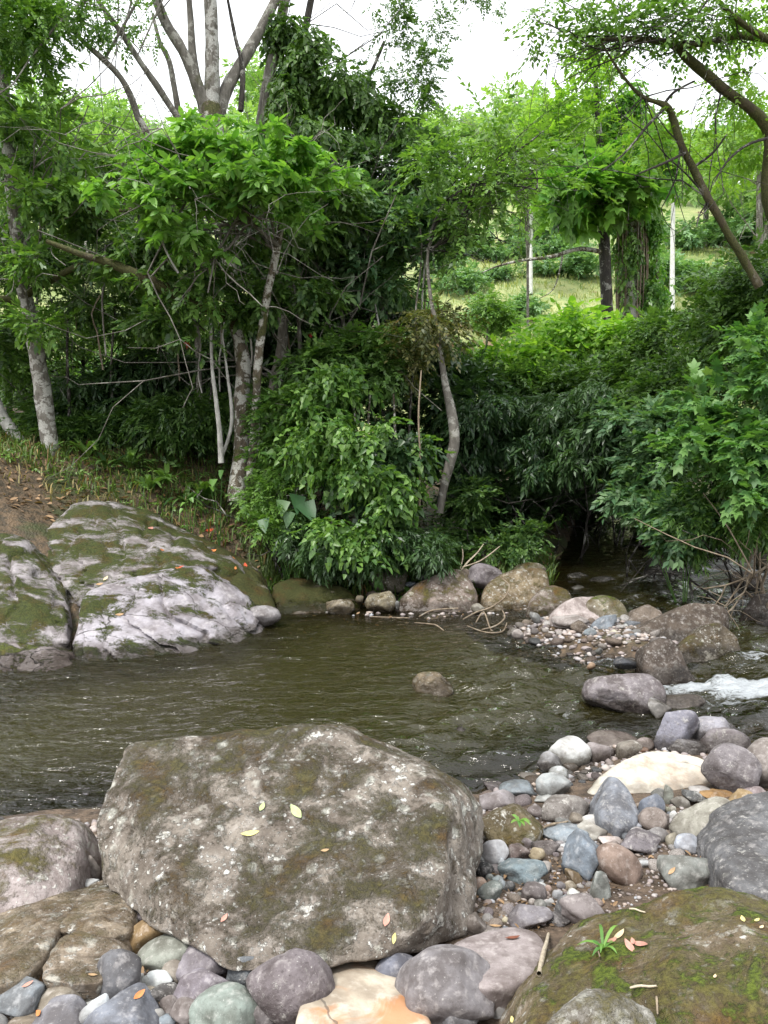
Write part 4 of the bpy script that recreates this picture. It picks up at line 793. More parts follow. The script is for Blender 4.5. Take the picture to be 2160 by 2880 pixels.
# ================================================================== PLANTS
def tube(pts, rad, seg=8, seed=0, rough=.08, per=4):
    """bent tapering stem through the points (smoothed)"""
    p = np.array([list(q) for q in pts], float); rad = np.array(rad, float)
    n = max(2, int((len(p) - 1) * per)); t = np.linspace(0, len(p) - 1, n + 1); i = np.clip(t.astype(int), 0, len(p) - 2); f = (t - i)[:, None]
    g = lambda k: p[np.clip(k, 0, len(p) - 1)]
    a, b, c, d = g(i - 1), g(i), g(i + 1), g(i + 2)
    C = .5 * (2 * b + (c - a) * f + (2 * a - 5 * b + 4 * c - d) * f ** 2 + (3 * b - a - 3 * c + d) * f ** 3)
    R = np.interp(t, np.arange(len(p)), rad); nz = Noise(seed + 11)
    T = np.gradient(C, axis=0); T /= np.linalg.norm(T, axis=1)[:, None] + 1e-9
    up = np.array([.3, 1, .15]) if abs(T[0][2]) > .7 else np.array([0, 0, 1.0]); V = []
    th = np.arange(seg) / seg * 2 * np.pi
    for k in range(len(C)):
        x = np.cross(T[k], up); x /= np.linalg.norm(x) + 1e-9; y = np.cross(x, T[k]); up = y
        V.append(C[k] + R[k] * (np.cos(th)[:, None] * x + np.sin(th)[:, None] * y))
    V = np.concatenate(V)
    if rough:
        cen = np.repeat(C, seg, 0); V = cen + (V - cen) * (1 + rough * 2 * nz.fbm(V * 3.2, 3) + rough * nz(V * 11))[:, None]
    m = len(C); k = (np.arange(m - 1)[:, None] * seg + np.arange(seg)[None]); k2 = (np.arange(m - 1)[:, None] * seg + (np.arange(seg) + 1)[None] % seg)
    F = np.stack([k, k2, k2 + seg, k + seg], -1).reshape(-1, 4)
    return V, F
def join(parts):
    off = 0; V, F = [], []
    for v, f in parts: V.append(v); F.append(f + off); off += len(v)
    return np.concatenate(V), np.concatenate(F)
def stem_w(spec): return [P(q[0], q[1], q[2]) for q in spec], [M(q[3], q[2]) for q in spec]
def stem(name, spec, mat, root, seg=9, seed=0, rough=.08):
    pts, rad = stem_w(spec); V, F = tube(pts, rad, seg, seed, rough)
    return obj(name, mesh_np(name, V - np.array(root.location), F, BM[mat]), root)
def grow(p, d, L, r, depth, rg, out, wig=.25, droop=0.0, nb=3):
    pts = [np.array(p, float)]; d = np.array(d, float); n = 4
    for i in range(n):
        d = d + rg.normal(size=3) * wig + (0, 0, -droop); d /= np.linalg.norm(d); pts.append(pts[-1] + d * L / n)
    out.append((pts, np.linspace(r, r * .45, n + 1)))
    if depth > 0:
        for k in range(nb):
            j = 1 + rg.randint(n); e = d * .7 + rg.normal(size=3) * .65; e /= np.linalg.norm(e)
            grow(pts[j], e, L * (.5 + .3 * rg.rand()), r * .5, depth - 1, rg, out, wig, droop, nb)
def branches(root, starts, mat, seed, name='branches', seg=4):
    """starts: (point, direction, length, radius, depth, droop)"""
    rg = np.random.RandomState(seed); out = []
    for s in starts: grow(s[0], s[1], s[2], s[3], s[4], rg, out, droop=s[5] if len(s) > 5 else 0)
    V, F = join([tube(p, r, seg, 0, 0, 1) for p, r in out])
    o = obj(name, mesh_np(name, V - np.array(root.location), F, BM[mat]), root); tag(o, kind='stuff'); return o
# ---- leaves
def leaf_shape(kind):
    """one leaf of length 1 along +x: vertices and quads"""
    if kind == 'maple':
        V = [(0, 0, 0)]; F = []
        for a, l, w in ((0, 1.0, .26), (52, .82, .22), (-52, .82, .22), (105, .5, .16), (-105, .5, .16)):
            c, s = math.cos(math.radians(a)), math.sin(math.radians(a)); i = len(V)
            for x, y, z in ((.45 * l, w, .02), (l, 0, -.16 * l), (.45 * l, -w, .02)): V.append((.12 + x * c - y * s, x * s + y * c, z))
            F.append((0, i + 2, i + 1, i))
        return np.array(V), np.array(F)
    w1, w2, x1, x2, dr, fo = {'lance': (.13, .11, .28, .66, .22, .05), 'broad': (.19, .20, .26, .64, .14, .06), 'heart': (.36, .24, .12, .58, .2, .08), 'small': (.22, .2, .3, .68, .08, .05), 'kite': (.24, .2, .3, .6, .1, .04), 'strap': (.05, .05, .3, .7, .55, .02), 'kitel': (0, 0, 0, 0, 0, 0)}[kind]
    V = [(0, 0, 0), (x1, w1, fo), (x2, w2, fo - dr * .45), (1, 0, -dr), (x2, -w2, fo - dr * .45), (x1, -w1, fo)]
    if kind == 'kitel': return np.array([(0, 0, 0), (.4, .14, .05), (1, 0, -.2), (.4, -.14, .05)]), np.array([(0, 3, 2, 1)])
    if kind == 'kite': return np.array([(0, 0, 0), (.42, .25, .04), (1, 0, -.1), (.42, -.25, .04)]), np.array([(0, 3, 2, 1)])
    return np.array(V), np.array([(0, 3, 2, 1), (0, 5, 4, 3)])
def rotz(a): c, s = math.cos(a), math.sin(a); return np.array([[c, -s, 0], [s, c, 0], [0, 0, 1]])
def roty(a): c, s = math.cos(a), math.sin(a); return np.array([[c, 0, s], [0, 1, 0], [-s, 0, c]])
def rotx(a): c, s = math.cos(a), math.sin(a); return np.array([[1, 0, 0], [0, c, -s], [0, s, c]])
def spray(kind, n, L, leaf, seed, droop=.3, fan=1.0):
    """a twig of n leaves along +x; returns leaf frames (pos, 3x3) in twig space"""
    r = np.random.RandomState(seed); fr = []
    for i in range(n):
        t = (i + .6) / n; side = 1 if i % 2 else -1
        pos = np.array([L * t, 0, -droop * L * t * t]); a = side * (1.0 - .55 * t) * fan + r.normal() * .22
        if i == n - 1: a = r.normal() * .15
        R = rotz(a) @ roty(.25 * droop + .5 * droop * t + r.normal() * .22) @ rotx(r.normal() * .35)
        fr.append((pos, R * (leaf * (.72 + .5 * r.rand()))))
    return fr
KIND = {  # shape, leaves per twig, twig length, leaf length, droop
 'broad': ('kite', 10, .38, .165, .4), 'lance': ('kitel', 11, .34, .19, .75), 'small': ('small', 14, .34, .075, .25), 'heart': ('heart', 7, .34, .125, .8),
 'maple': ('maple', 6, .34, .15, .5), 'whorl': ('broad', 8, .12, .2, .45), 'far': ('kite', 9, .8, .42, .3), 'fine': ('kite', 16, .5, .085, .3), 'ivy': ('heart', 7, .22, .10, .9), 'med': ('kite', 11, .36, .115, .4)}
TEMPL = {}
def templates(kind):
    if kind not in TEMPL:
        sh, n, L, lf, dr = KIND[kind]; V0, F0 = leaf_shape(sh); T = []
        for s in range(5):
            fr = spray(kind, n, L, lf, s * 31 + len(kind), dr, 1.0 if kind != 'whorl' else 2.4)
            T.append(np.concatenate([p + V0 @ R.T for p, R in fr]))
        F = np.concatenate([F0 + i * len(V0) for i in range(n)]); TEMPL[kind] = (T, F, len(V0), n, [spray(kind, n, L, lf, s * 31 + len(kind), dr, 1.0 if kind != 'whorl' else 2.4) for s in range(5)])
    return TEMPL[kind]
def sample_blobs(blobs, n, seed, shell=.55, gap=.0, gscale=1.4):
    """points and outward directions in a union of ellipsoids, thinned by noise so the crown has gaps"""
    r = np.random.RandomState(seed); sub = []
    for b in blobs:                                             # each mass breaks up into smaller uneven clumps
        for _ in range(7):
            d = r.normal(size=3); d *= .78 * r.rand() ** .5 / np.linalg.norm(d); f = .30 + .34 * r.rand()
            sub.append((b[0] + d[0] * b[3], b[1] + d[1] * b[4], b[2] + d[2] * b[5], b[3] * f * 1.15, b[4] * f * 1.1, b[5] * f * .85, b[6] if len(b) > 6 else 1))
    blobs = sub
    w = np.array([b[3] * b[4] + b[4] * b[5] + b[3] * b[5] for b in blobs]) * np.array([b[6] if len(b) > 6 else 1 for b in blobs]); w = w / w.sum(); k = n * 3
    bi = r.choice(len(blobs), k, p=w); B = np.array([b[:6] for b in blobs])[bi]
    d = r.normal(size=(k, 3)); d /= np.linalg.norm(d, axis=1)[:, None]
    rad = (shell ** 3 + (1 - shell ** 3) * r.rand(k)) ** (1 / 3)
    rad *= 1 + .55 * NZ.fbm(d * 1.5 + B[:, :3], 3)               # uneven outline
    stray = r.rand(k) < .10; rad[stray] *= 1 + .45 * r.rand(stray.sum())
    p = B[:, :3] + d * rad[:, None] * B[:, 3:6]; o = d / B[:, 3:6]; o /= np.linalg.norm(o, axis=1)[:, None]
    m = NZ.fbm(p * gscale + seed, 2) > gap - .25; p, o = p[m][:n], o[m][:n]
    return p, o
def frames(p, o, seed, flat=.5, spread=.5, down=0.0):
    r = np.random.RandomState(seed + 1); n = len(p)
    x = o + r.normal(size=(n, 3)) * spread; x[:, 2] = x[:, 2] * (1 - flat) - down; x /= np.linalg.norm(x, axis=1)[:, None]
    up = np.array([0, 0, 1.0]) + r.normal(size=(n, 3)) * .28; y = np.cross(up, x); y /= np.linalg.norm(y, axis=1)[:, None] + 1e-9; z = np.cross(x, y)
    return np.stack([x, y, z], 2)                               # columns = axes
TRIS = [0]
def foliage(root, blobs, n, kind, mat, seed, size=1.0, shell=.55, gap=0.0, gscale=1.4, flat=.5, spread=.5, down=0.0, name='crown', parts=0, pts=None):
    """leaves of a crown as one mesh; with parts > 0 the leaves nearest the viewer become meshes of their own"""
    if kind in ('lance', 'broad', 'med', 'ivy') and not parts: n, size = int(n * 1.36), size * .8
    p, o = pts if pts is not None else sample_blobs(blobs, n, seed, shell, gap, gscale)
    Fr = frames(p, o, seed, flat, spread, down); T, F0, nv, nl, FRS = templates(kind)
    r = np.random.RandomState(seed + 2); ti = r.randint(0, 5, len(p)); sc = size * (.58 + .75 * r.rand(len(p)))
    V = np.empty((len(p), len(T[0]), 3)); org = np.array(root.location)
    for k in range(5):
        m = ti == k
        if m.any(): V[m] = np.einsum('nij,vj->nvi', Fr[m] * sc[m][:, None, None], T[k]) + p[m][:, None]
    tint = np.repeat(r.rand(len(p) * nl).reshape(len(p), nl), nv, axis=1)
    tint = np.clip(tint * .6 + .4 * np.repeat(r.rand(len(p)), nl * nv).reshape(len(p), -1), 0, 1)
    keepl = np.ones((len(p), nl), bool); own = None
    if parts:
        # the twigs that face the viewer most openly: highest toward the camera
        score = -np.linalg.norm(p - np.array([0, 0, CAMZ]), axis=1) + .25 * r.normal(size=len(p))
        uu = CU + FPX * p[:, 0] / p[:, 1]; score[(uu < -10) | (uu > 1670)] -= 5
        own = np.argsort(-score)[:int(parts / nl)]; keepl[own] = False
    V = V.reshape(len(p), nl, nv, 3); tint = tint.reshape(len(p), nl, nv)
    Vm = V[keepl].reshape(-1, 3); nlm = keepl.sum(); Fl = leaf_shape(KIND[kind][0])[1]
    F = (Fl[None] + (np.arange(nlm) * nv)[:, None, None]).reshape(-1, 4)
    TRIS[0] += len(F) * 2
    c = obj(name, mesh_np(name, Vm - org, F, LM[mat], smooth=False, tint=tint[keepl].ravel()), root); tag(c, kind='stuff')
    if own is not None:
        vs, fs = leaf_shape(KIND[kind][0]); key = KIND[kind][0] + mat; lm = []
        for q in range(6): lm.append(mesh_np('leaf', vs, fs, LM[mat], smooth=False, tint=np.full(len(vs), q / 6 + .08)))
        for a in own:
            for pos, R in FRS[ti[a]]:
                A = Fr[a] * sc[a]; m4 = np.eye(4); m4[:3, :3] = A @ R; m4[:3, 3] = p[a] + A @ pos - org
                l = bpy.data.objects.new('leaf', lm[r.randint(6)]); COL.objects.link(l); l.parent = root; l.matrix_local = Matrix(m4.tolist())
    return c
def B(u, v, y, ru, rv, ry, w=1.0):
    c = P(u, v, y); return (c.x, c.y, c.z, M(ru, y), ry, M(rv, y), w)
def plant(name, label, cat, u, y, group=None, v=1000):
    c = P(u, v, y); return tag(empty(name, (c.x, y, H(c.x, y))), label, cat, group)
def limb_dirs(root, blobs, frm, n, r, seed, mat, depth=2, droop=0.0):
    """branches running from points of the trunk into the crown"""
    rg = np.random.RandomState(seed); S = []
    for i in range(n):
        b = blobs[rg.randint(len(blobs))]; a = np.array(frm[rg.randint(len(frm))]); t = np.array(b[:3]) + rg.normal(size=3) * np.array(b[3:6]) * .35; d = t - a; L = np.linalg.norm(d)
        S.append((a, d / L, L * 1.1, r * (.6 + .6 * rg.rand()), depth, droop))
    return branches(root, S, mat, seed)
W3 = lambda s: [np.array(P(q[0], q[1], q[2])) for q in s]
# ---------------------------------------------------------------- far hillside
HT = 'trees on the hillside'
protos = []
for i, (mt, rx, rz, hh) in enumerate([('far', 3.4, 2.6, 6.5), ('far', 2.6, 3.4, 8.0), ('far', 4.2, 2.4, 6.0), ('farb', 3.0, 2.8, 6.0)]):
    t = empty('hillside_tree', (0, 0, 0)); r = np.random.RandomState(90 + i)
    V, F = tube([(0, 0, -1), (.1, 0, hh * .4), (-.1, .1, hh * .8)], [.22, .17, .08], 6, i); obj('trunk', mesh_np('trunk', V, F, BM['pale']), t)
    bl = [(r.normal() * rx * .45, r.normal() * rx * .45, hh * (.62 + .3 * r.rand()), rx * (.45 + .3 * r.rand()), rx * (.45 + .3 * r.rand()), rz * (.35 + .25 * r.rand())) for _ in range(8)]
    foliage(t, bl, 620, 'far', mt, 91 + i, size=.8, gap=.05, gscale=.8); protos.append(t)
rs = np.random.RandomState(21); first = [True] * 4; cnt = 0
spots = []
for (y0, y1, n, ulo, uhi) in ((112, 125, 26, -250, 1900), (92, 105, 20, -250, 1900), (72, 86, 12, -250, 1900), (55, 66, 5, 1480, 1950), (46, 60, 9, -300, 700)):
    for j in range(n): spots.append((ulo + (uhi - ulo) * (j + .2 + .6 * rs.rand()) / n, y0 + (y1 - y0) * rs.rand()))
for k, (u, y) in enumerate(spots):
    if 950 < u < 1450 and y < 90: continue
    x = (u - CU) / FPX * y; i = rs.randint(4); z = H(x, y); s = (.8 + .5 * rs.rand()) * (1.0 if y < 80 else 1.15); lb = 'leafy hillside tree ' + ('on the skyline' if y > 108 else 'just below the skyline' if y > 88 else 'halfway up the slope' if y > 68 else 'low on the slope') + ', ' + ('at the far left' if u < 200 else 'behind the fanning pale limbs' if u < 700 else 'behind the dark middle crowns' if u < 1050 else 'around the dark-barked and vine-wrapped trunks' if u < 1450 else 'at the right edge')
    if first[i]: o = protos[i]; first[i] = False; o.location = (x, y, z); o.rotation_euler = (0, 0, rs.rand() * 6); o.scale = (s, s, s)
    else: o = copy_tree(protos[i], (x, y, z), rs.rand() * 6.28, (s, s, s * (.9 + .3 * rs.rand())))
    tag(o, lb, 'tree', HT)
# bushes in loose rows on the grass
bp = []
for i in range(3):
    t = empty('hillside_bush', (0, 0, 0)); r = np.random.RandomState(120 + i)
    bl = [(r.normal() * .6, r.normal() * .6, .6 + .5 * r.rand(), .75, .75, .6) for _ in range(6)]
    V, F = tube([(0, 0, -.4), (.03, 0, .3), (0, .05, .9)], [.05, .04, .02], 5, i); obj('stem', mesh_np('stem', V, F, BM['grey']), t)
    foliage(t, bl, 420, 'far', 'farb', 121 + i, size=.42, gap=.02); bp.append(t)
fb = [True] * 3
for (u, v, y, s) in [(1040, 628, 40, 1.1), (1125, 618, 41, 1.1), (1010, 600, 46, 1.3), (1250, 630, 38, 1.5), (1250, 560, 50, 1.5), (1470, 560, 48, 1.4), (1520, 555, 48, 1.4), (1570, 560, 46, 1.5), (1620, 570, 44, 1.5), (1660, 560, 46, 1.5),
                     (1500, 625, 36, 1.2), (1555, 620, 36, 1.2), (1480, 665, 31, 1.5), (1440, 560, 52, 1.3), (1010, 520, 58, 1.6), (1170, 505, 62, 1.7), (1230, 500, 62, 1.7), (1480, 490, 60, 1.8), (1540, 480, 62, 1.8), (1600, 470, 64, 1.8), (1660, 480, 62, 1.8), (960, 560, 50, 1.5), (1150, 655, 36, .5), (1040, 545, 56, 1.0), (1075, 545, 56, 1.0), (1110, 540, 57, 1.0), (1165, 540, 57, 1.0), (1200, 540, 57, 1.0), (1235, 535, 58, 1.0), (1060, 580, 50, .9), (1100, 578, 50, .9), (1180, 575, 51, .9), (1220, 575, 51, .9), (1480, 600, 40, .9), (1530, 598, 40, .9), (1580, 596, 41, .9), (1440, 605, 40, .9),
                     (300, 700, 34, 1.6), (380, 720, 32, 1.6), (160, 690, 34, 1.6), (480, 690, 35, 1.6), (760, 650, 38, 1.6), (860, 640, 40, 1.6)]:
    x = P(u, v, y).x; i = rs.randint(3); loc = (x, y, H(x, y) - .1); sc = (s, s, s * .85)
    if fb[i]: o = bp[i]; fb[i] = False; o.location = loc; o.scale = sc
    else: o = copy_tree(bp[i], loc, rs.rand() * 6.28, sc)
    tag(o, 'dark hillside bush ' + ('left of the dark-barked tree' if u < 1230 and u > 900 else 'through the left wood' if u < 900 else 'between dark-barked tree and white trunk' if u < 1455 else 'right of the tall white trunk') + (', near the foot of the slope' if y < 45 else ', higher up'), 'bush', 'bushes on the hillside')
for u, v0, v1, y, r, l in ((1453, 650, 370, 40, 5.5, 'tall slim white trunk on the hillside right of the vine-covered tree'), (1145, 610, 480, 46, 6.5, 'short white trunk on the hillside left of the dark-barked tree'), (1150, 600, 470, 70, 3, 'thin pale trunk far up the hillside')):
    t = plant('hillside_tree', l, 'tree', u, y)
    stem('trunk', [(u - 1, v0 + 25, y, r), (u, (v0 + v1) / 2, y, r * .85), (u + 3, v1, y, r * .6), (u + 2, v1 - 60, y, r * .4)], 'chalk', t)
    foliage(t, [B(u, v1 - 60, y, 70, 45, 2), B(u + 40, v1 - 20, y, 50, 30, 2)], 260, 'far', 'far', u, size=.6, gap=.05)
# a loose leafy bush in the middle of the slope
t = plant('hillside_bush', 'open leafy bush standing alone low on the grassy slope', 'bush', 1062, 26)
stem('stem', [(1050, 760, 26, 3), (1055, 700, 26, 2), (1065, 650, 26, 1)], 'grey', t)
foliage(t, [B(1065, 680, 26, 42, 30, .7), B(1045, 650, 26, 28, 18, .5), B(1090, 700, 26, 25, 20, .5)], 330, 'med', 'mid', 77, size=1.3)
# ---------------------------------------------------------------- two trunks standing behind the bushes on the right
t = plant('tree', 'dark-barked tree with one long bare branch reaching left, in front of the hillside', 'tree', 1312, 21)
s1 = [(1314, 700, 21, 13), (1310, 640, 21, 12), (1306, 540, 21, 12), (1302, 440, 21, 11), (1300, 340, 21, 8), (1290, 240, 21, 5), (1285, 120, 21, 3)]
stem('trunk', s1, 'dark', t, 12)
stem('limb', [(1304, 545, 21, 5), (1250, 538, 20.5, 4.5), (1190, 555, 20, 4), (1130, 562, 19.5, 3), (1075, 575, 19, 2), (1040, 590, 19, 1)], 'mossy', t, 7)
stem('limb', [(1215, 550, 20.3, 2.2), (1210, 580, 20.3, 1.8), (1195, 625, 20.3, 1.2), (1165, 645, 20.3, .6)], 'mossy', t, 5)
stem('limb', [(1302, 460, 21, 6), (1260, 440, 20.6, 5), (1215, 400, 20.4, 3), (1190, 370, 20.2, 2)], 'dark', t, 7)
bl = [B(1290, 400, 20, 75, 40, 1.2), B(1360, 380, 20, 80, 35, 1.2), B(1230, 420, 20, 50, 35, 1.0), B(1320, 350, 20.5, 80, 35, 1.2), B(1400, 370, 19.5, 45, 25, .8), B(1300, 430, 20, 60, 22, 1)]
foliage(t, bl, 480, 'maple', 'light', 131, size=1.7, gap=.12, shell=.3)
foliage(t, [B(1270, 200, 21, 25, 90, .7), B(1285, 130, 21, 18, 50, .5), B(1290, 270, 21, 35, 60, .9), B(1200, 240, 21, 45, 45, .8), B(1180, 300, 21, 60, 45, 1)], 700, 'small', 'lime', 132, size=1.5, gap=.22, name='upper_crown')
limb_dirs(t, bl, W3(s1[3:5]), 10, .05, 133, 'dark', 2)
t = plant('tree', 'thick trunk wrapped in hanging vines, right of the dark-barked tree', 'tree', 1368, 21.5)
s1 = [(1362, 705, 21.5, 24), (1366, 600, 21.5, 23), (1368, 480, 21.5, 22), (1366, 400, 21.5, 19), (1365, 300, 21.5, 12), (1362, 200, 21.5, 5)]
stem('trunk', s1, 'mossy', t, 12, rough=.2)
rg = np.random.RandomState(8); vs = []
for k in range(34):
    a = rg.rand() * 6.28; rr = M(24, 21.5); u0 = 1367; q0, q1 = P(u0, 410 + 40 * rg.rand(), 21.5), P(u0 - 3, 690, 21.5); oo = Vector((math.cos(a) * rr, math.sin(a) * rr, 0))
    vs.append(tube([q0 + oo, q0.lerp(q1, .5) + oo * (1.1 + .3 * rg.rand()), q1 + oo * 1.25], [.02, .018, .015], 4, k, 0))
V, F = join(vs); tag(obj('vines', mesh_np('vines', V - np.array(t.location), F, BM['twig']), t), kind='stuff')
foliage(t, [B(1366, 540, 21.4, 38, 150, .5), B(1405, 600, 21.4, 22, 90, .4)], 520, 'ivy', 'mid', 135, size=1.2, shell=.8, down=.9, name='vine_leaves')
foliage(t, [B(1365, 300, 21.5, 40, 90, .7), B(1362, 220, 21.5, 22, 60, .5), B(1355, 370, 21.5, 55, 50, .9), B(1335, 260, 21.5, 20, 50, .4), B(1395, 310, 21.5, 30, 50, .6)], 1000, 'ivy', 'light', 136, size=1.6, shell=.6, gap=.05, down=.3)
t = plant('tree', 'slim ivy-covered trunk close to the right of the vine-wrapped one', 'tree', 1420, 21.5)
stem('trunk', [(1425, 690, 21.5, 5), (1420, 600, 21.5, 5), (1412, 500, 21.5, 4), (1408, 430, 21.5, 3)], 'mossy', t)
foliage(t, [B(1420, 600, 21.4, 24, 80, .4), B(1412, 490, 21.4, 16, 50, .3)], 360, 'ivy', 'light', 138, size=1.3, shell=.6, down=.5)
print('far tris', TRIS[0])
# ================================================================== FOREST ON THE FAR BANK
# ---- big multi-stemmed tree in the middle
t = plant('tree', 'big mossy multi-stemmed tree whose pale limbs fan out against the sky', 'tree', 515, 12.6)
s0 = [(512, 1085, 12.4, 22), (516, 1030, 12.5, 19), (524, 940, 12.6, 17), (522, 860, 12.7, 16), (526, 780, 12.8, 15), (508, 690, 12.9, 16), (498, 600, 13, 15), (488, 500, 13.1, 15), (474, 400, 13.2, 17), (462, 300, 13.3, 20), (456, 230, 13.4, 22)]
stem('trunk', s0, 'mossy', t, 14, 1, .14)
s1 = [(455, 260, 13.4, 18), (458, 190, 13.4, 16), (458, 100, 13.4, 14), (455, 0, 13.4, 13), (450, -150, 13.4, 9), (460, -320, 13.4, 5)]
s2 = [(446, 250, 13.4, 14), (425, 180, 13.3, 12), (395, 110, 13.2, 11), (358, 50, 13.1, 11), (330, -20, 13, 9), (290, -140, 12.8, 6), (240, -260, 12.6, 3)]
s3 = [(440, 230, 13.5, 9), (418, 130, 13.6, 8), (412, 50, 13.7, 7), (405, -30, 13.8, 6), (385, -160, 14, 3)]
s4 = [(470, 250, 13.5, 15), (490, 190, 13.6, 13), (520, 140, 13.7, 12), (560, 70, 13.9, 11), (600, -10, 14, 9), (660, -130, 14.2, 6), (740, -260, 14.4, 3)]
s5 = [(395, 270, 13.3, 7), (365, 225, 13.2, 7), (335, 180, 13.1, 7), (300, 130, 13, 6), (265, 75, 12.9, 6), (225, 20, 12.8, 5), (170, -60, 12.7, 3)]
s6 = [(388, 255, 13.6, 7), (375, 180, 13.6, 6), (365, 130, 13.7, 6), (345, 90, 13.7, 4), (330, 30, 13.8, 3)]
s7 = [(300, 260, 13.0, 7), (285, 215, 12.9, 7), (262, 170, 12.8, 6), (225, 130, 12.7, 6), (185, 95, 12.6, 5), (140, 50, 12.5, 4), (80, 10, 12.4, 2)]
s8 = [(520, 240, 13.6, 6), (524, 150, 13.6, 5), (508, 80, 13.6, 4), (492, 0, 13.6, 3)]
for k, s in enumerate((s1, s2, s3, s4, s5, s6, s7, s8)): stem('limb', s, ['pale', 'grey', 'grey', 'grey', 'grey', 'grey', 'grey', 'dark'][k], t, 10, 2 + k, .1)
stem('limb', [(398, 270, 13.4, 8), (440, 330, 13.3, 9), (480, 400, 13.2, 10)], 'grey', t, 9, 12)
stem('limb', [(300, 255, 13, 7), (350, 340, 13.1, 8), (420, 420, 13.2, 9), (488, 520, 13.1, 9)], 'mossy', t, 9, 13)
stem('limb', [(528, 690, 12.9, 15), (450, 668, 12.4, 14), (390, 640, 12.1, 13), (320, 605, 11.9, 12), (240, 570, 11.8, 10), (170, 548, 11.7, 7), (100, 520, 11.6, 4)], 'moss2', t, 10, 14, .2)
ov = [B(330, -330, 12.5, 200, 110, 2), B(560, -340, 13.5, 230, 110, 2), B(100, -260, 12.3, 150, 90, 1.6), B(800, -300, 14, 180, 110, 2)]
dk = [B(190, 60, 12.4, 130, 55, 1.2, 1.2), B(290, 30, 12.6, 70, 50, 1.0, .9), B(60, 100, 12.2, 60, 50, 1.0)]
foliage(t, ov, 420, 'med', 'dark', 201, size=1.1, gap=.06)
foliage(t, dk, 420, 'med', 'mid', 202, size=.75, gap=.32, gscale=2.2, name='side_crown')
limb_dirs(t, dk + ov, W3(s2[3:] + s5[3:] + s7[2:] + s1[3:]), 20, .025, 203, 'grey', 1)
foliage(t, [B(520, 660, 12.5, 60, 40, .5), B(560, 600, 12.4, 60, 50, .5), B(430, 640, 11.9, 90, 30, .5, .6), B(300, 600, 11.7, 80, 25, .4, .5), B(440, 740, 12.3, 45, 30, .5, .5)], 160, 'broad', 'mid', 204, size=.8, gap=.1, name='trunk_leaves')
# ---- ivy-hung stems right of it
t = plant('tree', 'dark ivy-draped twin-stemmed tree right of the pale fanning limbs', 'tree', 590, 14.2)
s0 = [(575, 1040, 14.2, 13), (590, 850, 14.2, 12), (612, 700, 14.2, 11), (575, 480, 14.2, 11), (560, 330, 14.2, 12), (575, 200, 14.2, 12), (600, 80, 14.2, 11), (625, -60, 14.2, 9), (650, -250, 14.2, 5)]
stem('trunk', s0, 'grey', t, 10, 3)
stem('limb', [(590, 330, 14.3, 9), (625, 220, 14.4, 9), (650, 110, 14.5, 8), (672, 0, 14.6, 7), (700, -150, 14.8, 4)], 'dark', t, 8, 4)
stem('limb', [(740, 250, 14.6, 5), (790, 180, 14.7, 4), (830, 90, 14.8, 3)], 'dark', t, 6, 5)
iv = [B(640, 200, 14.2, 55, 130, .8, 1.4), B(700, 150, 14.3, 60, 100, .8), B(760, 210, 14.3, 70, 80, .8), B(690, 290, 14.2, 90, 60, .9), B(620, 60, 14.2, 35, 80, .6), B(830, 270, 14.3, 60, 55, .8)]
foliage(t, iv, 1700, 'ivy', 'dark', 205, size=1.1, shell=.35, gap=.24, gscale=1.8, down=.35)
up = [B(850, 60, 14.5, 80, 90, 1.2), B(930, 30, 14.5, 70, 70, 1.2), B(940, 150, 14.3, 55, 60, 1), B(870, 180, 14.4, 60, 50, 1), B(1000, 0, 14.4, 80, 40, 1, .6), B(760, -60, 14.5, 140, 50, 1.2, .6), B(910, 250, 14, 60, 50, 1)]
foliage(t, up, 800, 'med', 'dark', 206, size=.75, gap=.42, gscale=2.0, name='upper_crown')
limb_dirs(t, up, W3(s0[3:7]), 5, .02, 207, 'dark', 2)
# ---- left edge tree with lichen-white trunk
t = plant('tree', 'leaning tree with lichen-blotched white trunk near the left edge', 'tree', 112, 13.6)
s0 = [(122, 1005, 13.4, 16), (108, 960, 13.5, 17), (95, 860, 13.5, 18), (80, 770, 13.4, 17), (66, 700, 13.3, 16), (50, 620, 13.2, 14), (38, 520, 13.1, 13), (25, 400, 13, 13), (14, 280, 13, 12), (6, 160, 13, 11), (0, 0, 13, 9)]
stem('trunk', s0, 'pale', t, 14, 6, .12)
stem('limb', [(52, 640, 13.2, 8), (100, 610, 13, 8), (170, 575, 12.8, 7), (240, 560, 12.7, 5)], 'moss2', t, 8, 7, .15)
stem('limb', [(45, 660, 13.2, 7), (0, 645, 13, 7), (-80, 690, 13, 5)], 'moss2', t, 8, 8, .15)
stem('limb', [(60, 440, 13.1, 4), (160, 450, 12.6, 4), (260, 455, 12.3, 4), (330, 440, 12.2, 3)], 'moss2', t, 7, 9, .15)
cr = [B(40, 220, 12.5, 90, 90, 1.2), B(10, 60, 12.4, 110, 80, 1.2), B(100, 320, 12.6, 90, 60, 1.1), B(20, 420, 12.5, 70, 70, .9, .7), B(60, 560, 12.6, 60, 50, .7, .6), B(120, 400, 12.4, 80, 50, .9), B(70, 690, 12.7, 60, 35, .6, .45)]
foliage(t, cr, 950, 'broad', 'mid', 211, size=.85, gap=.26, gscale=1.8)
limb_dirs(t, cr, W3(s0[4:9]), 12, .022, 212, 'grey', 1)
t = plant('tree', 'short pale leaning trunk at the left edge', 'tree', 40, 14)
stem('trunk', [(62, 985, 13.9, 15), (40, 950, 13.9, 13), (15, 915, 14, 12), (-10, 870, 14, 12), (-30, 780, 14, 10), (-50, 600, 14, 8)], 'white', t, 10, 10, .12)
foliage(t, [B(-60, 560, 13.8, 110, 90, 1.2), B(-30, 720, 13.8, 70, 70, 1)], 420, 'broad', 'dark', 214, size=.9)
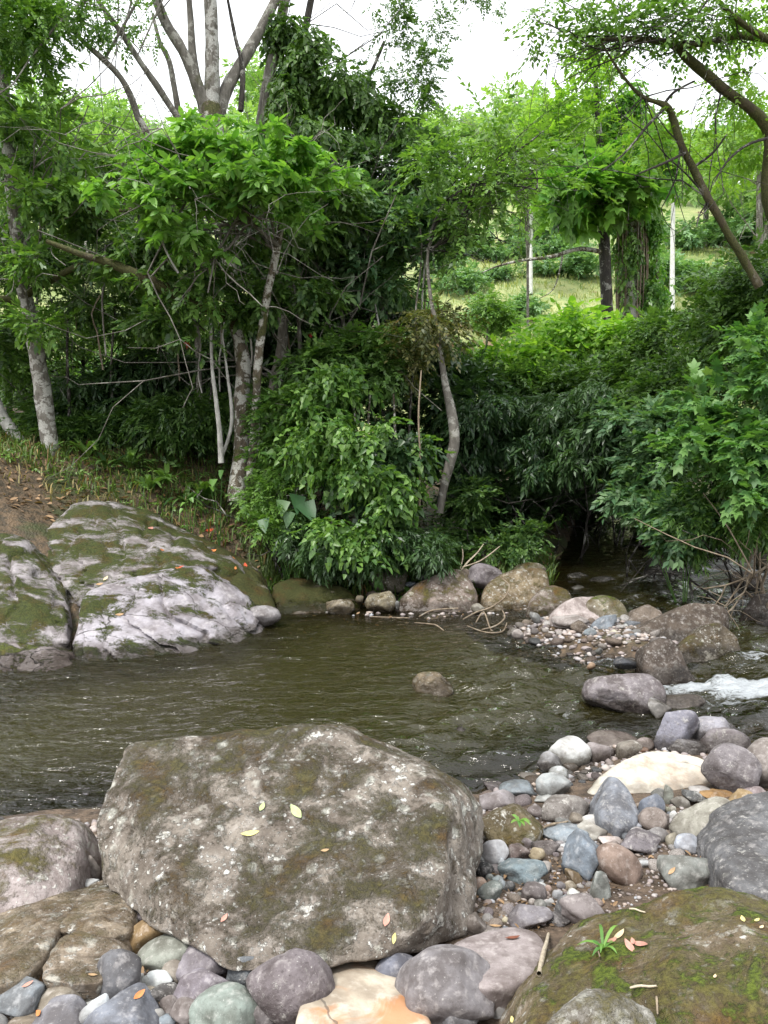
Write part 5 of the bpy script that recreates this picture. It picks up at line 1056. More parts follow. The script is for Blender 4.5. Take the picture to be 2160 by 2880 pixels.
# ---- the bright spreading branches in front
t = plant('tree', 'tree with bright green drooping leaves spreading in front of the fanning limbs', 'tree', 560, 12)
s0 = [(540, 1030, 12.2, 9), (552, 900, 12.2, 9), (558, 780, 12.1, 9), (575, 650, 12, 9), (598, 540, 11.9, 8), (612, 440, 11.7, 7), (600, 370, 11.5, 5), (560, 330, 11.3, 3)]
stem('trunk', s0, 'mossy', t, 9, 15, .12)
stem('limb', [(600, 530, 11.8, 5), (540, 480, 11.4, 4), (470, 430, 11.0, 3), (390, 380, 10.8, 2), (330, 360, 10.7, 1)], 'grey', t, 6, 16)
stem('limb', [(470, 600, 12, 4), (420, 560, 11.6, 3), (380, 520, 11.3, 2)], 'grey', t, 6, 17)
br = [B(430, 310, 10.9, 110, 30, .8, 1.3), B(330, 375, 10.8, 80, 35, .7, 1.2), B(540, 330, 10.9, 100, 32, .8, 1.2), B(620, 350, 11, 90, 35, .8, 1.0), B(430, 400, 10.7, 130, 45, .7, 1.1), B(540, 420, 10.8, 110, 45, .7), B(330, 450, 10.8, 70, 50, .6, .8), B(620, 440, 11, 80, 45, .7, .8), B(270, 400, 11, 60, 40, .6, .8), B(700, 380, 11, 60, 35, .6, .7), B(380, 520, 10.9, 80, 40, .6, .5)]
foliage(t, br, 1500, 'whorl', 'light', 221, size=.72, shell=.4, gap=.24, gscale=2.6, flat=.65, parts=290)
limb_dirs(t, br, W3(s0[4:7]) + [np.array(P(470, 430, 11)), np.array(P(540, 480, 11.4))], 26, .022, 222, 'grey', 2)
t = plant('tree', 'slim tree with greyish leaf sprays hanging around the mossy trunk', 'tree', 640, 13.2)
s0 = [(640, 1040, 13.2, 5), (650, 850, 13.2, 5), (640, 650, 13.1, 4), (600, 500, 13, 3)]; stem('trunk', s0, 'grey', t, 7, 31)
sp = [B(340, 520, 12.4, 80, 45, .6), B(430, 580, 12.3, 80, 45, .6), B(640, 520, 12.4, 80, 50, .6), B(690, 620, 12.5, 70, 45, .6), B(260, 570, 12.5, 70, 40, .6), B(580, 650, 12.5, 70, 40, .5), B(370, 690, 12.6, 80, 35, .5, .7), B(520, 500, 12.2, 80, 40, .5), B(720, 440, 12.6, 70, 50, .6), B(180, 480, 12.6, 70, 45, .6)]
foliage(t, sp, 1150, 'broad', 'dark', 225, size=.85, gap=.2, gscale=2.2, down=.2)
limb_dirs(t, sp, W3(s0[1:]), 14, .018, 226, 'grey', 1)
# ---- dense dark layer behind: one tree after another
def backtree(u, y, top, vb, blobs, n, kind, mat, seed, label, bark='dark', rpx=8, size=1.0, gap=.05, br_n=10, lean=0, **kw):
    t = plant('tree', label, 'tree', u, y); v0 = vb; s = [(u, v0 + 40, y, rpx), (u + lean * .3, v0 + (top - v0) * .35, y, rpx * .9), (u + lean * .7, v0 + (top - v0) * .7, y, rpx * .7), (u + lean, top, y, rpx * .4)]
    stem('trunk', s, bark, t, 8, seed); bl = [B(*b) for b in blobs]
    foliage(t, bl, n, kind, mat, seed, size=size, gap=gap, **kw)
    if br_n: limb_dirs(t, bl, W3(s[1:]), br_n, .02, seed + 1, bark, 2)
    return t
backtree(300, 15.5, 420, 960, [(290, 520, 15, 120, 70, 1.3), (180, 470, 15, 110, 80, 1.3), (380, 600, 15, 100, 60, 1.2), (230, 640, 15, 110, 50, 1.2), (110, 560, 15, 90, 70, 1.2), (150, 360, 15.2, 120, 50, 1.4), (280, 350, 15.3, 90, 45, 1.2), (60, 350, 15, 100, 50, 1.2)], 2300, 'med', 'dark', 231, 'slender dark tree between the lichen-white trunk and the mossy one', rpx=5, gap=.03)
backtree(180, 16.5, 500, 950, [(120, 690, 16, 110, 70, 1.2), (240, 740, 16, 100, 60, 1.2), (40, 780, 16, 100, 70, 1.2), (330, 700, 16, 80, 50, 1.1), (420, 720, 16, 80, 60, 1.1)], 1300, 'med', 'mid', 233, 'thin understorey tree behind the lichen-white trunk', rpx=4, gap=.1)
backtree(650, 15.5, 380, 1010, [(680, 500, 15, 110, 80, 1.3), (780, 420, 15, 110, 80, 1.3), (600, 590, 15, 90, 70, 1.2), (760, 590, 15, 110, 70, 1.2), (850, 520, 15, 90, 70, 1.2), (700, 680, 15, 80, 50, 1.2), (900, 400, 15, 90, 80, 1.2), (540, 480, 15, 80, 70, 1.1)], 3000, 'broad', 'deep', 235, 'broad-leaved dark tree filling the middle behind the mossy trunk', rpx=7, size=.85, gap=.02)
backtree(735, 14.5, 420, 1010, [(740, 480, 13.6, 90, 60, .9), (830, 460, 13.6, 90, 70, .9), (870, 560, 13.6, 90, 60, .9), (800, 580, 13.6, 80, 50, .9), (920, 500, 13.6, 60, 60, .8), (680, 560, 13.6, 60, 50, .8)], 1500, 'broad', 'blue', 237, 'bluish broad-leaved tree with a straight dark trunk', rpx=7, size=.9, gap=.1)
backtree(420, 17, 600, 930, [(380, 800, 15.5, 110, 45, 1.0), (270, 820, 15.5, 100, 45, 1.0), (480, 780, 15.5, 80, 50, 1.0), (200, 850, 15.5, 80, 40, .9), (330, 860, 15.2, 100, 30, .8)], 1700, 'lance', 'deep', 239, 'dark drooping understorey tree over the shaded left bank', rpx=5, gap=.04, down=.3)
backtree(760, 17, 560, 980, [(640, 760, 16, 90, 70, 1.2), (740, 780, 16, 90, 80, 1.2), (830, 700, 16, 70, 60, 1.2), (600, 860, 16, 80, 60, 1.2), (690, 900, 16, 90, 70, 1.2), (560, 740, 16, 60, 70, 1)], 1800, 'lance', 'deep', 241, 'shaded tree with hanging narrow leaves behind the leafy bush', rpx=8, gap=.06)
backtree(20, 17, 300, 950, [(0, 500, 16.5, 150, 120, 1.6), (-60, 700, 16.5, 120, 130, 1.5), (60, 850, 16.5, 120, 60, 1.3), (160, 900, 16.5, 120, 50, 1.2)], 1500, 'med', 'dark', 243, 'dark tree behind the short pale leaning trunk', rpx=7)
# far-bank hidden dark growth closing the view deeper in the wood
for k, (u, y, l) in enumerate(((80, 21, 'shaded tree deep in the wood at the far left'), (330, 22, 'shaded tree deep in the wood behind the drooping understorey'), (560, 21, 'shaded tree deep in the wood behind the mossy trunk'), (800, 22, 'shaded tree deep in the wood behind the bluish broad-leaved tree'))):
    backtree(u, y, 560, 870, [(u - 60, 860, y, 110, 60, 1.3), (u + 60, 840, y, 110, 55, 1.3), (u, 780, y, 100, 45, 1.3), (u + 90, 720, y, 80, 50, 1.2), (u - 90, 690, y, 80, 45, 1.2, .6)], 950, 'med', 'mid', 250 + k, l, rpx=4, size=1.1, gap=.1, br_n=5)
# ---- curved pale trunk at the stream mouth and its brownish thicket
t = plant('tree', 'slim curved pale trunk rising from the bank beside the dark hollow', 'tree', 960, 12.4)
s0 = [(950, 1108, 12.2, 8), (957, 1060, 12.2, 9), (972, 1000, 12.2, 11), (982, 950, 12.2, 12), (975, 890, 12.3, 11), (962, 830, 12.3, 8), (952, 770, 12.4, 6), (942, 700, 12.4, 4.5), (930, 640, 12.5, 4), (925, 540, 12.6, 3), (960, 440, 12.7, 2)]
stem('trunk', s0, 'grey', t, 12, 18, .08)
cr = [B(1010, 300, 12.5, 90, 60, 1.0), B(1100, 330, 12.6, 80, 60, 1.0), B(1000, 420, 12.5, 90, 60, 1.0), B(1120, 430, 12.6, 70, 60, .9), B(940, 330, 12.6, 60, 50, .9), B(1060, 510, 12.5, 80, 40, .8), B(1160, 370, 12.7, 50, 50, .8, .6), B(960, 520, 12.5, 70, 50, .8)]
foliage(t, cr, 340, 'fine', 'mid', 261, size=1.2, gap=.4, gscale=2.0, shell=.35)
foliage(t, [B(1000, 440, 12.4, 90, 50, .7), B(950, 380, 12.4, 70, 50, .7)], 130, 'broad', 'mid', 262, size=.7, gap=.3, name='side_crown')
stem('limb', [(925, 520, 12.6, 4), (960, 440, 12.6, 4), (1020, 400, 12.5, 4), (1070, 360, 12.5, 3), (1140, 310, 12.5, 2), (1190, 270, 12.5, 1)], 'dark', t, 6, 19)
stem('limb', [(935, 480, 12.6, 3), (1000, 460, 12.6, 3), (1080, 430, 12.6, 2), (1150, 400, 12.6, 1)], 'dark', t, 6, 20)
limb_dirs(t, cr, [np.array(P(930, 540, 12.6)), np.array(P(1020, 400, 12.5)), np.array(P(960, 440, 12.7)), np.array(P(1070, 360, 12.5))], 24, .015, 263, 'dark', 2)
t = plant('shrub', 'brownish vine thicket hanging around the upper part of the curved pale trunk', 'shrub', 900, 12.8)
stem('stem', [(880, 1080, 12.8, 3), (885, 900, 12.8, 3), (900, 700, 12.8, 2)], 'dark', t, 5)
foliage(t, [B(890, 690, 12.6, 60, 60, .7), B(930, 740, 12.6, 45, 70, .6), B(860, 760, 12.6, 50, 60, .6), B(960, 690, 12.7, 35, 50, .5)], 330, 'fine', 'brown', 265, size=.9, gap=.3, down=.2)
# ---- heart-leaved climber bush at the water
t = plant('shrub', 'tall bush smothered in heart-shaped leaves right of the mossy trunk', 'shrub', 740, 11.8)
for k, (a, b_) in enumerate(((700, 730), (780, 760), (740, 800), (840, 850))): stem('stem', [(a, 1230, 11.8, 4), ((a + b_) / 2 + 10, 1050, 11.9, 4), (b_, 850, 11.9, 2)], 'mossy', t, 6, k)
rg = np.random.RandomState(77); hb = []
for k in range(26):
    v = 800 + 410 * rg.rand(); lo_, hi_ = np.interp(v, [800, 900, 1050, 1210], [690, 650, 660, 640]), np.interp(v, [800, 900, 1050, 1210], [870, 890, 880, 850]); u = lo_ + (hi_ - lo_) * rg.rand(); r_ = 26 + 34 * rg.rand()
    hb.append(B(u, v, 11.9 - .9 * (v - 800) / 410 + .35 * rg.normal(), r_, r_ * (.7 + .5 * rg.rand()), .3 + .25 * rg.rand()))
foliage(t, hb, 1400, 'heart', 'mid', 271, size=.78, shell=.5, gap=.1, gscale=2, down=.5, flat=.3, parts=290)
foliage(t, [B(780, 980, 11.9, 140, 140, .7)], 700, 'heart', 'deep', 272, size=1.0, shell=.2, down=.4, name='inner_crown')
t = plant('shrub', 'dark feathery undergrowth hanging over the rocks below the heart-leaved bush', 'shrub', 780, 11.5)
stem('stem', [(760, 1235, 11.6, 3), (770, 1180, 11.5, 2), (790, 1130, 11.4, 1)], 'dark', t, 5)
foliage(t, [B(680, 1170, 11.4, 80, 50, .5), B(780, 1170, 11.2, 90, 60, .5), B(870, 1160, 11.2, 70, 55, .5), B(640, 1150, 11.5, 35, 40, .5), B(740, 1210, 11.1, 80, 25, .4), B(930, 1170, 11.4, 50, 50, .5)], 1500, 'lance', 'deep', 275, size=.62, shell=.3, gap=.02, down=.35)
# ---- shrubs over the hollow
def shrub(label, u, y, vb, blobs, n, kind, mat, seed, size=1.0, gap=.03, parts=0, sticks=4, bark='dark', name='shrub', **kw):
    t = plant(name, label, 'shrub', u, y); bl = [B(*b) for b in blobs]; rg = np.random.RandomState(seed); S = []
    base = np.array([t.location.x, y, t.location.z])
    for k in range(sticks):
        b = bl[k % len(bl)]; d = np.array(b[:3]) - base; L = np.linalg.norm(d); S.append((base + rg.normal(size=3) * (.2, .2, 0), d / L, L * .75, .022, 1, 0))
    branches(t, S, bark, seed, 'stems')
    foliage(t, bl, n, kind, mat, seed, size=size, gap=gap, parts=parts, **kw); return t
shrub('dark narrow-leaved shrub arching over the hollow from the left', 1080, 14.3, 1100, [(1080, 880, 13.8, 90, 60, .9), (1160, 930, 13.5, 80, 60, .8), (1060, 960, 13.8, 70, 60, .8), (1170, 990, 13.2, 60, 35, .6), (1000, 900, 14, 60, 70, .8), (1010, 1000, 14, 45, 70, .8)], 1500, 'lance', 'deep', 281, .75, .08, down=.45)
shrub('glossy drooping shrub hanging above the darkest part of the hollow', 1250, 14, 1100, [(1240, 860, 13.2, 80, 50, .8), (1260, 940, 12.9, 70, 60, .7), (1310, 900, 12.8, 70, 60, .7), (1350, 970, 12.5, 60, 60, .7), (1240, 990, 12.8, 50, 35, .6), (1400, 1040, 12, 50, 50, .6)], 1500, 'lance', 'deep', 283, .72, .08, down=.5)
shrub('yellow-green vine mound in the sun below the hillside', 1200, 17.5, 800, [(1200, 770, 16.5, 110, 40, 1.2), (1290, 750, 16.3, 90, 40, 1.1), (1100, 790, 16.8, 90, 35, 1.1), (1230, 710, 17, 60, 40, 1), (1000, 780, 16.8, 70, 35, 1), (1350, 740, 16, 70, 40, 1)], 1700, 'heart', 'lime', 285, 1.15, .02)
shrub('dark green mound of mixed leaves under the vine-wrapped trunk', 1330, 16, 900, [(1330, 820, 14.8, 100, 60, 1), (1420, 780, 14.4, 90, 60, 1), (1250, 820, 15.2, 80, 50, 1), (1400, 860, 13.8, 90, 60, .9), (1130, 840, 15.5, 100, 50, 1), (1450, 720, 14.6, 80, 50, 1)], 2000, 'med', 'dark', 287, 1.1, .04)
shrub('tall dark bush rising at the right edge behind the lobed-leaf bush', 1600, 13.5, 1000, [(1560, 700, 12.8, 100, 80, 1.1), (1640, 650, 12.6, 100, 90, 1.1), (1500, 780, 12.6, 90, 70, 1), (1620, 800, 12.2, 110, 90, 1), (1440, 850, 12.4, 80, 60, .9), (1700, 780, 12, 100, 120, 1), (1590, 620, 13.2, 80, 50, 1)], 2500, 'med', 'dark', 289, 1.05, .03)
shrub('bush with blue-green oval leaves left of the lobed-leaf bush', 1400, 12.5, 1100, [(1390, 930, 11.6, 70, 50, .6), (1340, 900, 11.8, 60, 50, .6), (1430, 990, 11.2, 70, 60, .6), (1390, 1060, 11, 60, 50, .5), (1450, 900, 11.6, 70, 50, .6), (1440, 1110, 10.6, 60, 50, .5), (1500, 1140, 10.2, 60, 50, .5)], 1150, 'broad', 'blue', 291, .75, .08)
shrub('bright lobed-leaf bush leaning in from the right edge', 1680, 10.2, 1000, [(1560, 880, 9.6, 90, 60, .6), (1640, 800, 9.5, 90, 70, .6), (1500, 960, 9.5, 60, 40, .5), (1610, 960, 9.2, 90, 60, .6), (1700, 900, 9.2, 90, 90, .6), (1590, 1050, 9.0, 60, 50, .5, .7), (1680, 1060, 9, 80, 60, .5, .7), (1640, 720, 9.8, 70, 40, .5)], 900, 'maple', 'maple', 293, .62, .24, parts=290, gscale=2.2, bark='twig')
shrub('leafy shoots hanging low over the right bank under the lobed leaves', 1600, 10.6, 1150, [(1560, 1120, 10, 90, 50, .6), (1640, 1130, 9.8, 80, 60, .6), (1500, 1080, 10.4, 70, 60, .6), (1480, 1170, 10.2, 60, 40, .5), (1600, 1020, 10.2, 90, 60, .6), (1700, 1060, 10, 80, 90, .6)], 1250, 'lance', 'mid', 295, .62, .12, down=.2)
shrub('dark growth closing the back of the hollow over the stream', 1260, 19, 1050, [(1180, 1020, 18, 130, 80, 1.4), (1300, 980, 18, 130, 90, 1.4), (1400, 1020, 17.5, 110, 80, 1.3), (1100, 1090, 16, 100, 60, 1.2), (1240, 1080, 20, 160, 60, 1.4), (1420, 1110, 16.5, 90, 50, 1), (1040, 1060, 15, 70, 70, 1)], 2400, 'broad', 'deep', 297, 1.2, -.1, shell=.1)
shrub('dark understorey bush beside the foot of the curved pale trunk', 1040, 13.4, 1150, [(1020, 1080, 13.2, 50, 50, .6), (970, 1160, 13.0, 40, 35, .4), (1060, 1180, 12.4, 80, 25, .5), (1140, 1150, 12.6, 50, 25, .4)], 480, 'small', 'dark', 299, 1.0, .1, down=.1)
# ---- tree leaning in at the upper right
t = plant('tree', 'leaning tree with mossy bare branches reaching in from the right edge', 'tree', 1800, 11.5)
stem('trunk', [(1840, 1020, 11.5, 22), (1790, 800, 11.5, 20), (1720, 560, 11.4, 18), (1660, 430, 11.3, 14), (1659, 280, 11.2, 12), (1560, 190, 11, 10), (1490, 130, 10.9, 9), (1450, 95, 10.8, 7), (1380, 85, 10.7, 5), (1300, 85, 10.6, 3)], 'moss2', t, 10, 22, .15)
stem('limb', [(1640, 620, 11.2, 9), (1612, 570, 11.2, 9), (1570, 500, 11.1, 8), (1530, 430, 11, 8), (1500, 370, 11, 8), (1470, 310, 10.9, 7), (1455, 260, 10.9, 7), (1438, 228, 10.8, 6), (1390, 210, 10.8, 4), (1350, 170, 10.7, 3), (1310, 110, 10.6, 2), (1295, 80, 10.6, 1)], 'moss2', t, 9, 23, .18)
stem('limb', [(1440, 230, 10.8, 3), (1400, 270, 10.7, 3), (1350, 330, 10.6, 2), (1300, 370, 10.5, 1)], 'dark', t, 6, 24)
stem('limb', [(1430, 232, 10.8, 3), (1455, 200, 10.8, 3), (1500, 175, 10.9, 2)], 'dark', t, 6, 25)
stem('limb', [(1720, 90, 11, 9), (1650, 82, 10.9, 8), (1590, 78, 10.8, 7), (1520, 95, 10.8, 5), (1450, 100, 10.7, 4)], 'moss2', t, 8, 26, .15)
stem('limb', [(1700, 110, 10.6, 7), (1640, 75, 10.5, 6), (1590, 40, 10.4, 5), (1540, -10, 10.3, 4)], 'moss2', t, 8, 27, .15)
stem('limb', [(1480, 330, 10.9, 3), (1440, 350, 10.7, 3), (1380, 375, 10.6, 1.5)], 'dark', t, 5, 28)
stem('limb', [(1700, 290, 11, 4), (1620, 310, 10.8, 3), (1570, 350, 10.7, 2), (1540, 400, 10.6, 1)], 'dark', t, 6, 29)
stem('limb', [(1500, 360, 11, 3), (1540, 330, 10.9, 2.5), (1570, 290, 10.8, 1.5)], 'dark', t, 6, 30)
lr = [B(1350, 40, 10.6, 110, 35, .8), B(1240, 20, 10.6, 80, 30, .8, .6), B(1460, 60, 10.6, 90, 30, .8), B(1560, 20, 10.5, 90, 40, .8), B(1210, 70, 10.6, 60, 20, .5, .4)]
foliage(t, lr, 360, 'fine', 'mid', 301, size=.95, gap=.30, gscale=2.5, flat=.8)
foliage(t, [B(1620, 210, 11.5, 90, 55, 1), B(1640, 60, 11.3, 60, 50, 1), B(1580, 330, 12, 80, 40, 1), B(1440, 340, 11.5, 60, 40, .8, .6), B(1420, 280, 11.5, 50, 30, .8, .5), B(1680, 330, 12, 80, 60, 1)], 560, 'med', 'lime', 302, size=.8, gap=.16, gscale=2.2, name='pale_crown')
limb_dirs(t, lr, [np.array(P(1380, 85, 10.7)), np.array(P(1450, 95, 10.8)), np.array(P(1310, 110, 10.6)), np.array(P(1520, 95, 10.8)), np.array(P(1590, 40, 10.4))], 30, .012, 303, 'dark', 2)
limb_dirs(t, [B(1500, 450, 11, 60, 60, .4), B(1560, 250, 11, 70, 50, .4), B(1340, 250, 10.8, 50, 50, .4)], [np.array(P(1470, 310, 10.9)), np.array(P(1530, 430, 11)), np.array(P(1390, 210, 10.8)), np.array(P(1560, 190, 11))], 16, .012, 304, 'dark', 1)
# trees rising behind on the right, pale with distance
backtree(1640, 30, 300, 640, [(1640, 330, 30, 70, 40, 2), (1700, 400, 30, 80, 50, 2), (1580, 320, 30, 50, 30, 2)], 380, 'far', 'far', 311, 'light green tree at the right edge on the lower slope', bark='grey', size=.5, gap=.2)
backtree(1140, 28, 300, 740, [(1080, 290, 27, 90, 60, 2), (1150, 240, 27, 60, 50, 2), (1040, 380, 27, 90, 60, 2), (1170, 330, 27, 70, 60, 2), (1090, 400, 27, 80, 40, 2)], 520, 'far', 'far', 313, 'pale yellow-green tree on the lower slope behind the dark fine-leaved crown', bark='grey', rpx=3, size=.5, gap=.12)
# ================================================================== SMALL PLANTS AND GROUND COVER
def clump(name, label, u, y, n, L, w, mat, seed, group=None, rise=1.0, lift=0.0):
    x = P(u, 1000, y).x; r = np.random.RandomState(seed); t = tag(empty(name, (x, y, H(x, y) + lift)), label, 'plant', group)
    for k in range(n):
        a = r.rand() * 6.28; l = L * (.6 + .6 * r.rand()); m = 6; s = np.linspace(0, 1, m); e = rise * (.7 + .5 * r.rand()); wd = w * np.sin(np.pi * np.clip(s * .9 + .08, 0, 1)) ** .7
        px = l * s * .75; pz = l * (e * s - .75 * s * s); V = np.concatenate([np.stack([px, wd, pz + wd * .3], 1), np.stack([px, -wd, pz + wd * .3], 1)]); F = np.array([(i, i + m, i + m + 1, i + 1) for i in range(m - 1)])
        o = obj('leaf', mesh_np('leaf', V @ rotz(a).T + (0, 0, .0), F, LM[mat], tint=np.full(len(V), r.rand())), t)
    return t
US = 'broad strap-leaved plants under the trees on the left bank'
for k, (u, y, l) in enumerate([(190, 13.6, 'strap-leaved plant right beside the lichen-white trunk'), (235, 13.3, 'strap-leaved clump second from the lichen-white trunk'), (280, 13.6, 'strap-leaved clump third from the lichen-white trunk'), (320, 13.1, 'strap-leaved clump in the middle of the left bank'), (360, 13.5, 'tall strap-leaved clump left of the mossy trunk, set back'), (400, 13.2, 'broad strap-leaved clump two steps left of the mossy trunk'), (440, 13.5, 'strap-leaved clump just left of the mossy trunk'), (155, 14.2, 'strap-leaved plant behind the foot of the lichen-white trunk')]):
    clump('strap_leaved_plant', l, u, y, 14, .75, .045, 'dark' if k % 2 else 'mid', 400 + k, US)
clump('strap_leaved_plant', 'upright broad-leaved plant by the dry twigs at the far waterline', 895, 11.2, 7, .5, .05, 'mid', 420)
clump('strap_leaved_plant', 'small bright upright plant left of the perched mauve boulder', 965, 11.6, 5, .45, .05, 'light', 421)
clump('strap_leaved_plant', 'fern-like tuft at the edge of the bank above the mossy ledge', 630, 11.4, 12, .5, .03, 'mid', 422)
clump('strap_leaved_plant', 'fern-like tuft overhanging the bank below the big round leaves', 570, 11.6, 12, .5, .03, 'dark', 423)
clump('seedling', 'tiny bright seedling on top of the mossy green brown block', 1135, 4.15, 7, .09, .012, 'light', 424, lift=.18)
def bigleaf(label, u, v, y, items, mat, seed, kind='heart'):
    t = plant('broad_leaved_plant', label, 'plant', u, y); vs, fs = leaf_shape(kind); r = np.random.RandomState(seed); g = np.array(t.location)
    for (a, b, l) in items:
        tip = np.array(P(a, b, y - .05 + .1 * r.rand())); base = g + (0, 0, .02)
        V, F = tube([base, (base * .45 + tip * .55) + (0, 0, .12), tip], [.009, .007, .005], 5, 0, 0); obj('stalk', mesh_np('stalk', V - g, F, LM['mid']), t)
        R = rotz(-1.57 + r.normal() * .7) @ roty(.75 + r.normal() * .25) @ rotx(r.normal() * .25); s = l
        V = vs * (1, 1.15, 1.2) @ R.T * s + tip - g; obj('leaf', mesh_np('leaf', V, fs, LM[mat], smooth=False, tint=np.full(len(vs), r.rand())), t)
    return t
bigleaf('plant with big round bluish leaves at the edge of the bank', 640, 1100, 11.4, [(640, 1068, .34), (655, 1085, .38), (612, 1080, .26), (628, 1105, .25), (570, 1120, .24)], 'blue', 431)
bigleaf('bright heart-leaved plant right of the mossy trunk', 615, 1010, 11.8, [(618, 1008, .26), (600, 1035, .16), (580, 1045, .16), (560, 1030, .15), (650, 1000, .2), (675, 1010, .18), (640, 1030, .16), (700, 990, .17)], 'light', 432)
bigleaf('small light green sprout left of the mossy trunk', 470, 1040, 12.2, [(462, 1035, .17), (480, 1015, .15), (455, 1050, .12)], 'light', 433)
bigleaf('little bright sprout on the brown bank above the bedrock', 405, 1090, 11.9, [(400, 1085, .12), (412, 1075, .1), (395, 1098, .1), (430, 1062, .14)], 'light', 434)
bigleaf('bright lance-leaved sprout hanging over the right bank', 1490, 1120, 10.4, [(1490, 1130, .16), (1475, 1120, .14), (1505, 1140, .14), (1380, 1105, .16), (1375, 1128, .15)], 'light', 435, 'lance')
LM['hay'] = leafmat('pale_grass', (.19, .26, .08), (.36, .38, .16), trans=.3, rough=.7)
# ground cover
def blades(n, px, y0, y1, L, seed, mat, dens=None, name='grass', label='', cat='grass'):
    r = np.random.RandomState(seed); y = y0 + (y1 - y0) * r.rand(n); u = px[0] + (px[1] - px[0]) * r.rand(n); x = (u - CU) / FPX * y; z = heights(x, y)
    l = L * (.4 + .9 * r.rand(n)); a = r.rand(n) * 6.28; dx, dy = np.cos(a), np.sin(a); w = (.008 + .004 * y / 10)[:, None]; ln = .3 + .6 * r.rand(n)
    b = np.stack([x, y, z - .01], 1); t = np.stack([dx, dy, 0 * dx], 1); s = np.stack([-dy, dx, 0 * dx], 1)
    p0, p1 = b - s * w, b + s * w; m = b + t * (l * ln * .4)[:, None] + np.array([0, 0, 1]) * (l * .65)[:, None]; e = b + t * (l * ln)[:, None] + np.array([0, 0, 1]) * (l * .85)[:, None]
    V = np.stack([p0, p1, m + s * w * .7, m - s * w * .7, e + s * w * .1, e - s * w * .1], 1).reshape(-1, 3); F = (np.array([(0, 1, 2, 3), (3, 2, 4, 5)])[None] + (np.arange(n) * 6)[:, None, None]).reshape(-1, 4)
    tag(obj(name, mesh_np(name, V, F, LM[mat], smooth=False, tint=np.repeat(r.rand(n), 6))), label, cat, kind='stuff')
blades(900, (-60, 480), 11.7, 14.5, .16, 441, 'straw', label='dry straw-coloured grass along the top of the left bank')
blades(3000, (-60, 600), 12.4, 16.0, .24, 442, 'grass', label='green grass and weeds under the trees on the left bank')
blades(5000, (560, 1200), 11.3, 14, .3, 443, 'grass', label='weeds on the bank behind the far boulders')
blades(12000, (900, 1750), 29, 60, .32, 444, 'hay', label='tall pale grass tufts on the hillside')
def litter(n, px, y0, y1, seed):
    r = np.random.RandomState(seed); y = y0 + (y1 - y0) * r.rand(n); u = px[0] + (px[1] - px[0]) * r.rand(n); x = (u - CU) / FPX * y; z = heights(x, y) + .015; vs, fs = leaf_shape('broad'); V = []
    for i in range(n): V.append((vs * (.06 + .09 * r.rand())) @ (rotz(r.rand() * 6.28) @ roty(r.normal() * .3) @ rotx(r.normal() * .4)).T + (x[i], y[i], z[i]))
    return np.concatenate(V), (fs[None] + (np.arange(n) * len(vs))[:, None, None]).reshape(-1, 4), np.repeat(r.rand(n), len(vs))
LM['dead'] = leafmat('dead_leaf', (.10, .06, .03), (.30, .19, .10), trans=.15, rough=.7)
V, F, T = litter(3200, (-50, 1150), 11.0, 16, 451)
tag(obj('leaf_litter', mesh_np('leaf_litter', V, F, LM['dead'], smooth=False, tint=T)), 'brown dead leaves lying under the trees', 'leaf litter', kind='stuff')
# low undergrowth leaves carpeting the forest floor
r = np.random.RandomState(461); n = 1500; y = 13.5 + 12 * r.rand(n) ** 1.3; u = -100 + 1150 * r.rand(n); x = (u - CU) / FPX * y; z = heights(x, y) + .1 + .35 * r.rand(n)
ug = tag(empty('undergrowth', (0, 14, 0)), 'low leafy undergrowth carpeting the shaded forest floor', 'undergrowth', kind='stuff')
foliage(ug, None, n, 'med', 'dark', 462, size=1.1, name='leaves', pts=(np.stack([x, y, z], 1), np.stack([r.normal(size=n), r.normal(size=n), np.full(n, .4)], 1)))
shrub('low dark shrub behind the strap-leaved plants on the left bank', 240, 15.2, 950, [(200, 915, 14.6, 90, 35, .7), (300, 905, 14.6, 90, 40, .7), (120, 900, 14.8, 70, 40, .7)], 900, 'lance', 'dark', 321, .8, .02)
shrub('low dark shrub left of the mossy trunk under the wood', 400, 15, 950, [(380, 900, 14.4, 80, 45, .7), (450, 910, 14.4, 60, 50, .7), (330, 930, 14.2, 80, 25, .6)], 800, 'lance', 'dark', 322, .8, .02)
shrub('tangled weeds at the edge of the bank right of the mossy trunk', 590, 12.2, 1080, [(560, 1060, 11.9, 60, 45, .5), (620, 1020, 12, 60, 60, .5), (600, 1110, 11.6, 60, 40, .4), (570, 1130, 11.6, 30, 25, .3)], 480, 'med', 'mid', 323, .7, .1)
shrub('leafy sprays climbing between the heart-leaved bush and the bluish tree', 800, 13, 1000, [(760, 760, 12.6, 90, 60, .7), (680, 800, 12.6, 70, 60, .6), (850, 800, 12.4, 60, 60, .6), (620, 900, 12.5, 60, 70, .6)], 900, 'broad', 'dark', 324, .75, .12)
shrub('dense dark filler growth added behind the curved pale trunk', 920, 16, 1000, [(900, 800, 15, 80, 70, .9), (960, 880, 15, 70, 80, .9), (900, 960, 15, 80, 70, .9), (1000, 800, 15.2, 70, 50, .9), (840, 880, 15, 70, 80, .9), (1000, 960, 14.6, 60, 70, .8)], 1300, 'broad', 'deep', 325, 1.0, -.1, shell=.1)  # filler shrub added to close a bright gap and keep it dark
shrub('leafy shoots between the mossy trunk and the heart-leaved bush', 620, 12.6, 1000, [(620, 880, 12.3, 50, 60, .5), (660, 820, 12.4, 60, 50, .5), (590, 960, 12.2, 40, 50, .4), (720, 770, 12.5, 70, 40, .5), (820, 740, 12.6, 60, 40, .5)], 520, 'broad', 'mid', 326, .7, .15)
